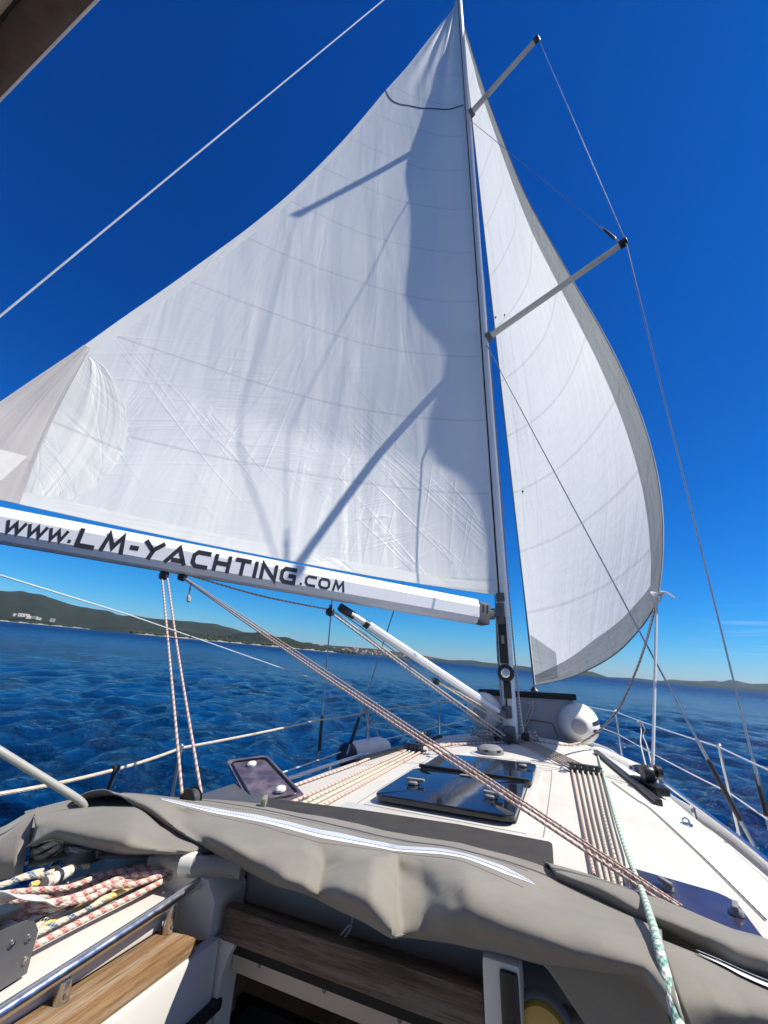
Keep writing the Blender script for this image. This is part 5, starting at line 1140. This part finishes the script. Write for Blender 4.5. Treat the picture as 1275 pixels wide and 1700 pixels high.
flap = [[(56, 1356, .06), (58, 1366, .078), (58, 1380, .065), (50, 1400, .05), (40, 1408, .02)], [(95, 1346, .06), (98, 1356, .09), (98, 1370, .098), (95, 1384, .085), (90, 1392, .04)], [(150, 1341, .06), (152, 1352, .10), (155, 1375, .118), (150, 1398, .10), (145, 1405, .05)],
        [(222, 1338, .065), (222, 1350, .11), (216, 1385, .132), (210, 1410, .11), (205, 1418, .05)], [(262, 1360, .05), (265, 1372, .062), (272, 1395, .085), (270, 1412, .09), (265, 1418, .05)], [(300, 1385, .055), (305, 1394, .068), (312, 1404, .08), (305, 1414, .08), (300, 1419, .05)], [(345, 1402, .05), (350, 1405, .06), (356, 1409, .065), (352, 1413, .06), (348, 1417, .04)]]
FLP = sheet(flap, 7, 7, .002, 23); cloth('rope_bin_flap', FLP)
back = [[(40, 1348, .0), (46, 1366, .01), (50, 1400, -.012), (46, 1440, -.012)], [(110, 1330, .0), (116, 1350, .02), (116, 1392, .0), (112, 1424, -.006)], [(190, 1322, .01), (196, 1340, .03), (200, 1384, .02), (206, 1425, .0)], [(270, 1330, .01), (280, 1352, .04), (290, 1390, .03), (300, 1432, .0)], [(350, 1340, .01), (362, 1362, .05), (372, 1400, .03), (384, 1440, .0)]]
cloth('inner_lining', sheet(back, 7, 7, .004, 27))
# rolled clear window with its white tag
wa, wb = onz(250, 1428, .045), onz(405, 1443, .05)
rw = make('rolled_window', Mesh().tube([wa + (wb - wa) * t + (0, 0, .004 * math.sin(t * 9)) for t in np.linspace(0, 1, 16)], [.014 + .012 * min(1, t * 2.2) for t in np.linspace(0, 1, 16)], 16), M['vinyl'], hood)
u0 = .40; make('paper_tag', Mesh().tube([wa + (wb - wa) * t for t in np.linspace(.36, .50, 6)], .0275, 18, cap=False), M['fender'], rw)

# ------------------------------------------------------------------ cockpit end of the coachroof
Y0 = -3.10
# teak hand-hold plank and its steel rail on the port side of the companionway
X1, X0 = CW[0] + .015, CW[0] - .10
b = Mesh()
b.box((X0 - .008, -3.85, -.035), (.03, 1.32, .03), bev=.006)
make('coaming_ledge', b, M['gelcoat'], yacht)
make('teak_plank', Mesh().box(((X0 + X1) / 2 + .004, -3.72, -.062), (X1 - X0 - .012, 1.05, .030), bev=.006), M['teak'], yacht)
make('companionway_side', Mesh().box((X1 - .010, -3.80, -.145), (.03, 1.36, .135), bev=.008), M['gelcoat'], yacht)
make('drain_groove', Mesh().box((X1 + .012, -3.72, -.205), (.024, 1.24, .022), bev=.006), M['rubber'], yacht)
make('side_panel', Mesh().box((X1 - .010, -3.80, -.36), (.06, 1.36, .29), bev=.012), M['gelcoat'], yacht)
make('panel_seam', Mesh().box((X1 + .021, -3.70, -.31), (.003, 1.1, .006)), M['grey_plastic'], yacht)
ra, rb = onx(-30, 1702, -.47), onx(372, 1440, -.47)
rail = thing('handrail', 'polished steel handrail with two posts above the teak plank', 'handrail', (-.5, -3.3, -.05))
ra2 = ra + (ra - rb) * .25
make('rail', Mesh().tube(cr_path([ra2, ra, (ra + rb) / 2, rb, rb + (.004, .045, -.022), rb + (.004, .06, -.06)], 6), .0128, 16), M['steel'], rail)
for px, py, qx, qy in ((285, 1500, 268, 1550), (108, 1622, 96, 1672)):
    t_ = onx(px, py, -.47); make('post', Mesh().lathe((t_[0] + .004, t_[1], -.052), (0, 0, 1), [(0, .014), (.003, .0145), (max(.02, t_[2] + .05), .0115), (max(.02, t_[2] + .05), 0)], 16), M['steel'], rail)
    make('screw', Mesh().lathe((t_[0] + .018, t_[1] - .004, -.035), (1, -.2, 0), [(0, .004), (.002, .003), (.002, 0)], 8), M['dark_grey'], rail)
# white end block of the slide and the shaded garage face
bk = [(-.60, .030), (-.44, .030), (-.405, -.01), (-.405, -.085), (-.50, -.105), (-.60, -.105)]
make('slide_end_block', Mesh().prism([(x, -3.13, z) for x, z in bk], (0, .12, 0)), M['gelcoat'], yacht)
make('garage_face', Mesh().box((-.055, -2.985, .005), (.72, .03, .13), bev=.01), plain('bounce_tinted_lining', (.40, .335, .27), .85, var=.1, bump=.3, bscale=260), yacht)  # lining tone warmed to stand in for bounce light and cancel blue shade
make('garage_recess', Mesh().box((-.05, -3.045, -.10), (.70, .10, .03)), M['shade_black'], yacht)  # near-black block put in as the shade of the gap
b = Mesh().bar((-.385, Y0, -.052), (.285, Y0, -.052), .034, .070, bev=.010)
make('hatch_board', b, M['teak_grey'], yacht)
tr = make('trim_strip', Mesh().bar((-.355, Y0 + .012, -.118), (.285, Y0 + .012, -.118), .012, .060, bev=.004), M['trim'], yacht)
for x in (-.27, -.085, .10): make('screw', Mesh().lathe((x, Y0 + .006, -.118), (0, -1, 0), [(0, .005), (.002, .004), (.002, 0)], 8), M['dark_grey'], tr)
# jamb: rounded inner corner of the opening
jc = [(-.40, -.085), (-.34, -.085), (-.34, -.092), (-.352, -.11), (-.366, -.15), (-.37, -.22), (-.37, -.60), (-.40, -.60)]
make('opening_jamb', Mesh().prism([(x, Y0 - .012, z) for x, z in jc], (0, .06, 0)), M['gelcoat'], yacht)
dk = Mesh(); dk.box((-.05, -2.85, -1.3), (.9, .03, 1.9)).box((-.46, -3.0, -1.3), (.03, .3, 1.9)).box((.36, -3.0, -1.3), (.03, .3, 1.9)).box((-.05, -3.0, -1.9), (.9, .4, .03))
make('cabin_interior', dk, M['shade_black'], yacht)  # walls coloured near black for the shade of the cabin
make('cabin_step', Mesh().box((.03, -2.93, -.33), (.06, .04, .26), bev=.01), plain('varnished_wood', (.20, .06, .02), .3), yacht)
# starboard bulkhead
make('starboard_post', Mesh().box((.325, Y0 - .015, -.22), (.075, .05, .54), bev=.012), M['gelcoat'], yacht)
make('bulkhead', Mesh().box((.86, Y0 + .02, -.34), (1.0, .04, .62), bev=.01), M['gelcoat'], yacht)
make('bulkhead', Mesh().box((-.95, CY0 + .3, -.3), (.9, .04, .5), bev=.01), M['gelcoat'], yacht)
hx = ony(850, 1640, Y0 - .01); sl = make('grab_slot', Mesh().box((hx[0], Y0 - .043, hx[2] - .06), (.034, .012, .20), bev=.005), M['black'], yacht)
make('slot_bar', Mesh().tube([(hx[0] - .003, Y0 - .062, hx[2] - .05), (hx[0] - .003, Y0 - .066, hx[2] - .18)], .008, 10), M['steel'], sl)
yc = ony(902, 1722, Y0 - .02); ins = thing('round_instrument', 'round yellow capped instrument on the shaded bulkhead under the canvas flap', 'instrument', yc)
make('bezel', Mesh().lathe(yc + (0, .02, 0), (0, -1, .1), [(0, .056), (.02, .054), (.026, .049), (.02, .046), (.02, 0)], 30), M['grey_plastic'], ins); make('cover', Mesh().lathe(yc + (0, 0, .002), (0, -1, .1), [(0, .046), (.012, .042), (.018, .026), (.019, 0)], 30), M['yellow'], ins)
make('cockpit_sole', Mesh().box((0, -5.6, -1.16), (1.3, 4.6, .06)), M['teak'], yacht)
for sx in (-1, 1):
    make('cockpit_seat', Mesh().box((sx * .98, -6.1, -.80), (.62, 3.9, .70), bev=.03), M['gelcoat'], yacht)
    make('cockpit_coaming', Mesh().box((sx * 1.40, -6.1, -.42), (.22, 3.9, .34), bev=.05), M['gelcoat'], yacht)
make('companionway_sill', Mesh().box((-.05, -3.3, -.92), (.9, .3, .5), bev=.02), M['gelcoat'], yacht)
# rope clutch at the left edge
cc = onz(10, 1580, .045); cl_t = thing('rope_clutch', 'dark rope clutch with grey metal cheek at the end of the port lines', 'clutch', cc - (0, 0, .05))
fx = un(np.array([onz(60, 1545, .04) - onz(0, 1580, .04)]).ravel()); fy = np.array([-fx[1], fx[0], 0]); fx = np.array([-.12, 1, 0]) / np.linalg.norm([.12, 1]); fy = np.array([1, .12, 0]) / np.linalg.norm([.12, 1])
e1 = onz(55, 1565, .035)
pr = [(0, -.045), (0, .02), (-.012, .038), (-.03, .048), (-.07, .052), (-.20, .06), (-.26, .02), (-.26, -.045)]
make('cheek_plate', Mesh().prism([e1 + fx * a + np.array([0, 0, c]) for a, c in pr], fy * .005), M['dark_grey'], cl_t)
make('housing', Mesh().prism([e1 + fx * (a * .97 - .006) + np.array([0, 0, c - .004]) - fy * .085 for a, c in pr], fy * .084), M['black'], cl_t)
b = Mesh()
for a, c in ((-.018, .016), (-.05, .022), (-.012, -.02)): b.lathe(e1 + fx * a + np.array([0, 0, c]) + fy * .005, fy, [(0, .007), (.003, .006), (.003, .002), (.002, 0)], 12)
make('bolt', b, M['steel'], cl_t)
make('lever', Mesh().bar(e1 + fx * -.03 + (0, 0, .058) - fy * .04, e1 + fx * -.24 + (0, 0, .085) - fy * .04, .05, .016, bev=.006), M['black'], cl_t)
# ropes coming out of the clutch, four straight ones
def R2(px, py, z): return onz(px, py, z)
for k, (m, p, lab) in enumerate((('rope_red', [(52, 1572, .012), (150, 1522, .012), (248, 1474, .012), (330, 1432, .012)], 'red-flecked rope lying straight, nearest to the steel handrail'), ('rope_blue', [(48, 1556, .014), (120, 1520, .014), (222, 1470, .013), (330, 1420, .012)], 'blue-flecked rope lying straight, second from the handrail'),
                         ('rope_yellow', [(50, 1548, .016), (125, 1510, .018), (205, 1478, .015), (300, 1425, .012)], 'yellow rope lying straight between two blue-flecked ropes'), ('rope_blue', [(60, 1536, .02), (110, 1512, .02), (185, 1480, .016), (290, 1428, .012)], 'blue-flecked rope lying straight just behind the yellow rope'))):
    rope(lab, [R2(*q) for q in p], .0068, m, 'straight ropes out of the clutch', 8, n=12)
pile = [('rope_red', [(-60, 1500, .05), (0, 1485, .055), (60, 1478, .05), (110, 1474, .045), (150, 1460, .045), (185, 1448, .04), (235, 1444, .03), (300, 1432, .02)], 'topmost red-flecked rope strand of the heap, rising under the canvas flap'),
        ('rope_red', [(-60, 1520, .055), (10, 1508, .055), (70, 1500, .06), (120, 1490, .055), (170, 1470, .045), (215, 1453, .035), (270, 1447, .03), (320, 1428, .02)], 'thick red-flecked strand through the middle of the heap, under the white strap'),
        ('rope_red', [(-50, 1535, .05), (20, 1518, .05), (90, 1500, .05), (150, 1480, .04), (180, 1472, .035), (230, 1466, .03), (300, 1440, .02)], 'red-flecked strand just below the middle of the heap'),
        ('rope_red', [(-60, 1540, .035), (0, 1528, .035), (40, 1524, .035), (75, 1512, .04), (60, 1502, .03), (0, 1512, .03)], 'red-flecked loop bent back below the white strap'),
        ('rope_red', [(-50, 1552, .03), (0, 1538, .03), (30, 1536, .03), (55, 1520, .035), (90, 1508, .035)], 'lowest short red-flecked strand by the clutch'),
        ('rope_black', [(30, 1548, .03), (55, 1525, .035), (90, 1508, .04), (130, 1492, .035), (160, 1478, .03)], 'black-flecked rope end lying on the heap'),
        ('rope_black', [(40, 1560, .02), (70, 1530, .025), (110, 1508, .025), (145, 1490, .02), (180, 1476, .02)], 'second black-flecked rope lower down in the heap'),
        ('rope_blue', [(-50, 1482, .05), (0, 1470, .05), (35, 1458, .05), (65, 1453, .045), (85, 1456, .04), (78, 1464, .03)], 'blue-flecked rope end arching at the top left of the heap'),
        ('rope_cream', [(55, 1560, .015), (62, 1530, .02), (58, 1512, .03), (75, 1500, .03)], 'short cream loop behind the clutch'),
        ('rope_yellow', [(50, 1470, .03), (65, 1464, .03), (80, 1450, .03), (96, 1446, .025)], 'short yellow strand poking out of the heap')]
pile += [('rope_red', [(-60, 1494, .03), (10, 1497, .035), (80, 1487, .035), (140, 1470, .03), (200, 1455, .02), (290, 1438, .015)], 'red-flecked strand half buried behind the topmost one'),
         ('rope_red', [(-60, 1562, .02), (-10, 1555, .02), (30, 1550, .02), (62, 1530, .02), (84, 1516, .015)], 'red-flecked strand lying lowest beside the clutch housing'),
         ('rope_red_pale', [(60, 1512, .045), (110, 1499, .05), (150, 1490, .04), (196, 1466, .03), (240, 1456, .02)], 'faded red-flecked strand crossing the middle of the heap'),
         ('rope_cream', [(95, 1520, .012), (130, 1500, .012), (190, 1472, .012), (260, 1445, .012)], 'plain cream strand in the gap between heap and straight ropes'),
         ('rope_black', [(110, 1470, .02), (150, 1455, .02), (190, 1446, .015), (240, 1436, .012)], 'black-flecked strand at the back of the heap in front of the winch'),
         ('rope_blue', [(20, 1462, .02), (60, 1448, .02), (105, 1440, .015), (150, 1438, .01)], 'blue-flecked strand at the back of the heap near the olive coil')]
for m, p, lab in pile: rope(lab, [R2(*q) for q in p], .0066, m, 'heap of rope tails by the clutch', 8, n=12)
# whipped rope end, webbing strap
a_, c_ = R2(82, 1462, .055), R2(117, 1445, .055); we = thing('whipped_rope_end', 'rope end wrapped in dark tape sticking up from the heap', 'rope', a_)
make('core', Mesh().tube([a_ - (c_ - a_) * .2, c_], .0125, 12), M['rope_cream'], we); make('tape', Mesh().tube([a_ + (c_ - a_) * .05, a_ + (c_ - a_) * .75], .0135, 12), M['webbing'], we); make('tape_band', Mesh().tube([a_ + (c_ - a_) * .3, a_ + (c_ - a_) * .5], .0139, 12), M['ink'], we)
st_c = [(-60, 1505, .07), (-20, 1492, .078), (20, 1486, .084), (50, 1490, .08), (85, 1500, .065)]; P = cr_path([R2(*q) for q in st_c], 8); wv = [un(np.array([.30, -.62, .45 + .25 * math.sin(i * .2)])) for i in range(len(P))]
setp(make('strap', Mesh().grid([[p + w * d for d in (-.024, -.008, .008, .024)] for p, w in zip(P, wv)]), M['webbing'], solid=.003, org=P[0]), 'white webbing strap curling over the red-flecked rope heap', 'strap')
# coil and wound winch in the shade under the flap
cen = R2(80, 1416, -.008); b = Mesh()
for k in range(4): b.tube([cen + np.array([(.040 + .004 * k) * math.cos(t), (.036 + .003 * k) * math.sin(t), .014 * k + .012 * math.sin(2 * t + k)]) for t in np.linspace(0, 2 * math.pi, 30)], .0085, 9)
setp(make('rope_coil', b, M['rope_olive'], smooth=60), 'olive rope coil tucked in the shade under the canvas flap', 'rope')
wc_ = R2(140, 1424, -.012); wi = thing('winch', 'winch wound with dark flecked rope in the shade under the flap', 'winch', wc_)
make('drum', Mesh().lathe(wc_, (0, 0, 1), [(0, .055), (.012, .05), (.03, .04), (.07, .04), (.085, .05), (.092, .045), (.092, 0)], 24), M['dark_grey'], wi)
b = Mesh().tube([wc_ + np.array([.05 * math.cos(t), .05 * math.sin(t), .018 + .008 * t / 2.2]) for t in np.linspace(0, 6 * math.pi, 70)], .0095, 8); make('rope_turns', b, M['rope_dark'], wi)
# ------------------------------------------------------------------ bimini edge over the cockpit, top left
bim = thing('bimini', 'brown-grey canvas awning edge overhanging the top left corner', 'awning', ony(40, 40, -4.0))
q = [onz(158 + 79 * k, 0 - 81.5 * k, 1.75 + .02 * (1 - ((k - 1) / 3.) ** 2) * 0) for k in (2, 1, 0)] + [onz(0, 163, 1.75), onz(-140, 305, 1.75)]
xs_ = np.linspace(1.45, -1.45, 12); qa, qb = onz(158, 0, 1.75), onz(0, 163, 1.75); sl_ = (qb[1] - qa[1]) / (qb[0] - qa[0])
q = [np.array([x, qa[1] + (x - qa[0]) * sl_, 1.75 - .10 * max(0, abs(x) - .7) ** 2]) for x in xs_]
q2 = [p + np.array([0, -.062, .008]) for p in q]; q3 = [p + np.array([0, -2.6, .10]) for p in q]
hem_ = M['hem'] = plain('brown_hem', (.11, .075, .055), .85, var=.3, nscale=25, bump=.3)
t = NT('awning_canvas'); cc_ = t.mixc(t.noise(t.obj(), 14, 5), (.52, .46, .37), (.60, .54, .44)); d_ = t.n('ShaderNodeBsdfDiffuse'); tr_ = t.n('ShaderNodeBsdfTranslucent'); mx_ = t.n('ShaderNodeMixShader'); mx_.inputs[0].default_value = .22
t.l(cc_, d_.inputs[0]); t.l(cc_, tr_.inputs[0]); t.l(d_.outputs[0], mx_.inputs[1]); t.l(tr_.outputs[0], mx_.inputs[2]); bimc = t.done(mx_.outputs[0])
A = lerp_path(cr_path(q, 6), np.linspace(0, 1, 20)); Bq = lerp_path(cr_path(q2, 6), np.linspace(0, 1, 20)); Cq = lerp_path(cr_path(q3, 6), np.linspace(0, 1, 20))
make('canvas', Mesh().grid([[a + (c - a) * t for t in np.linspace(0, 1, 8)] for a, c in zip(Bq, Cq)]), bimc, bim, solid=.004)
make('hem', Mesh().grid([[a + (c - a) * t - np.array([0, 0, .012 * math.sin(math.pi * t)]) for t in np.linspace(0, 1.02, 6)] for a, c in zip(A, Bq)]), hem_, bim, solid=.006)
make('hem_cord', Mesh().tube(A, .004, 8), M['webbing'], bim)
for sx in (-1, 1): make('frame_pole', Mesh().tube(cr_path([(sx * 1.40, -4.35, 1.66), (sx * 1.42, -5.2, 1.1), (sx * 1.42, -5.7, -.28)], 6), .0135, 10), M['steel'], bim)
make('seam', Mesh().tube(Bq - (0, 0, .004), .003, 6), M['rubber'], bim)
for o in list(bpy.data.objects):
    for k in ('ox', 'oy', 'oz'):
        if k in o.keys(): del o[k]


c_ = [ony(586, 1520, -3.03), ony(582, 1540, -3.05), ony(572, 1556, -3.07), ony(556, 1562, -3.075), ony(566, 1552, -3.07), ony(580, 1535, -3.05)]
setp(make('cord_loop', Mesh().tube(cr_path(c_, 6), .0022, 6), M['rope_white']), 'thin white cord loop hanging from the canvas in front of the dark slot', 'cord')
# ------------------------------------------------------------------ the sea air: one closed box of thin haze
hz = Mesh().box((0, 3500, 124.5), (26000, 21000, 251))
t = NT('sea_haze'); pv = t.n('ShaderNodeVolumePrincipled'); pv.inputs['Color'].default_value = (.62, .80, 1, 1); pv.inputs['Density'].default_value = 2.6e-5; pv.inputs['Anisotropy'].default_value = .2; t.l(pv.outputs[0], t.out.inputs['Volume'])
ho = make('haze', hz, t.m, smooth=0, world=True, org=np.array([0, 3500., 0])); ho['kind'] = 'stuff'; ho.display_type = 'WIRE'
for k in ('ox', 'oy', 'oz'):
    if k in ho.keys(): del ho[k]
sc.cycles.volume_bounces = 0
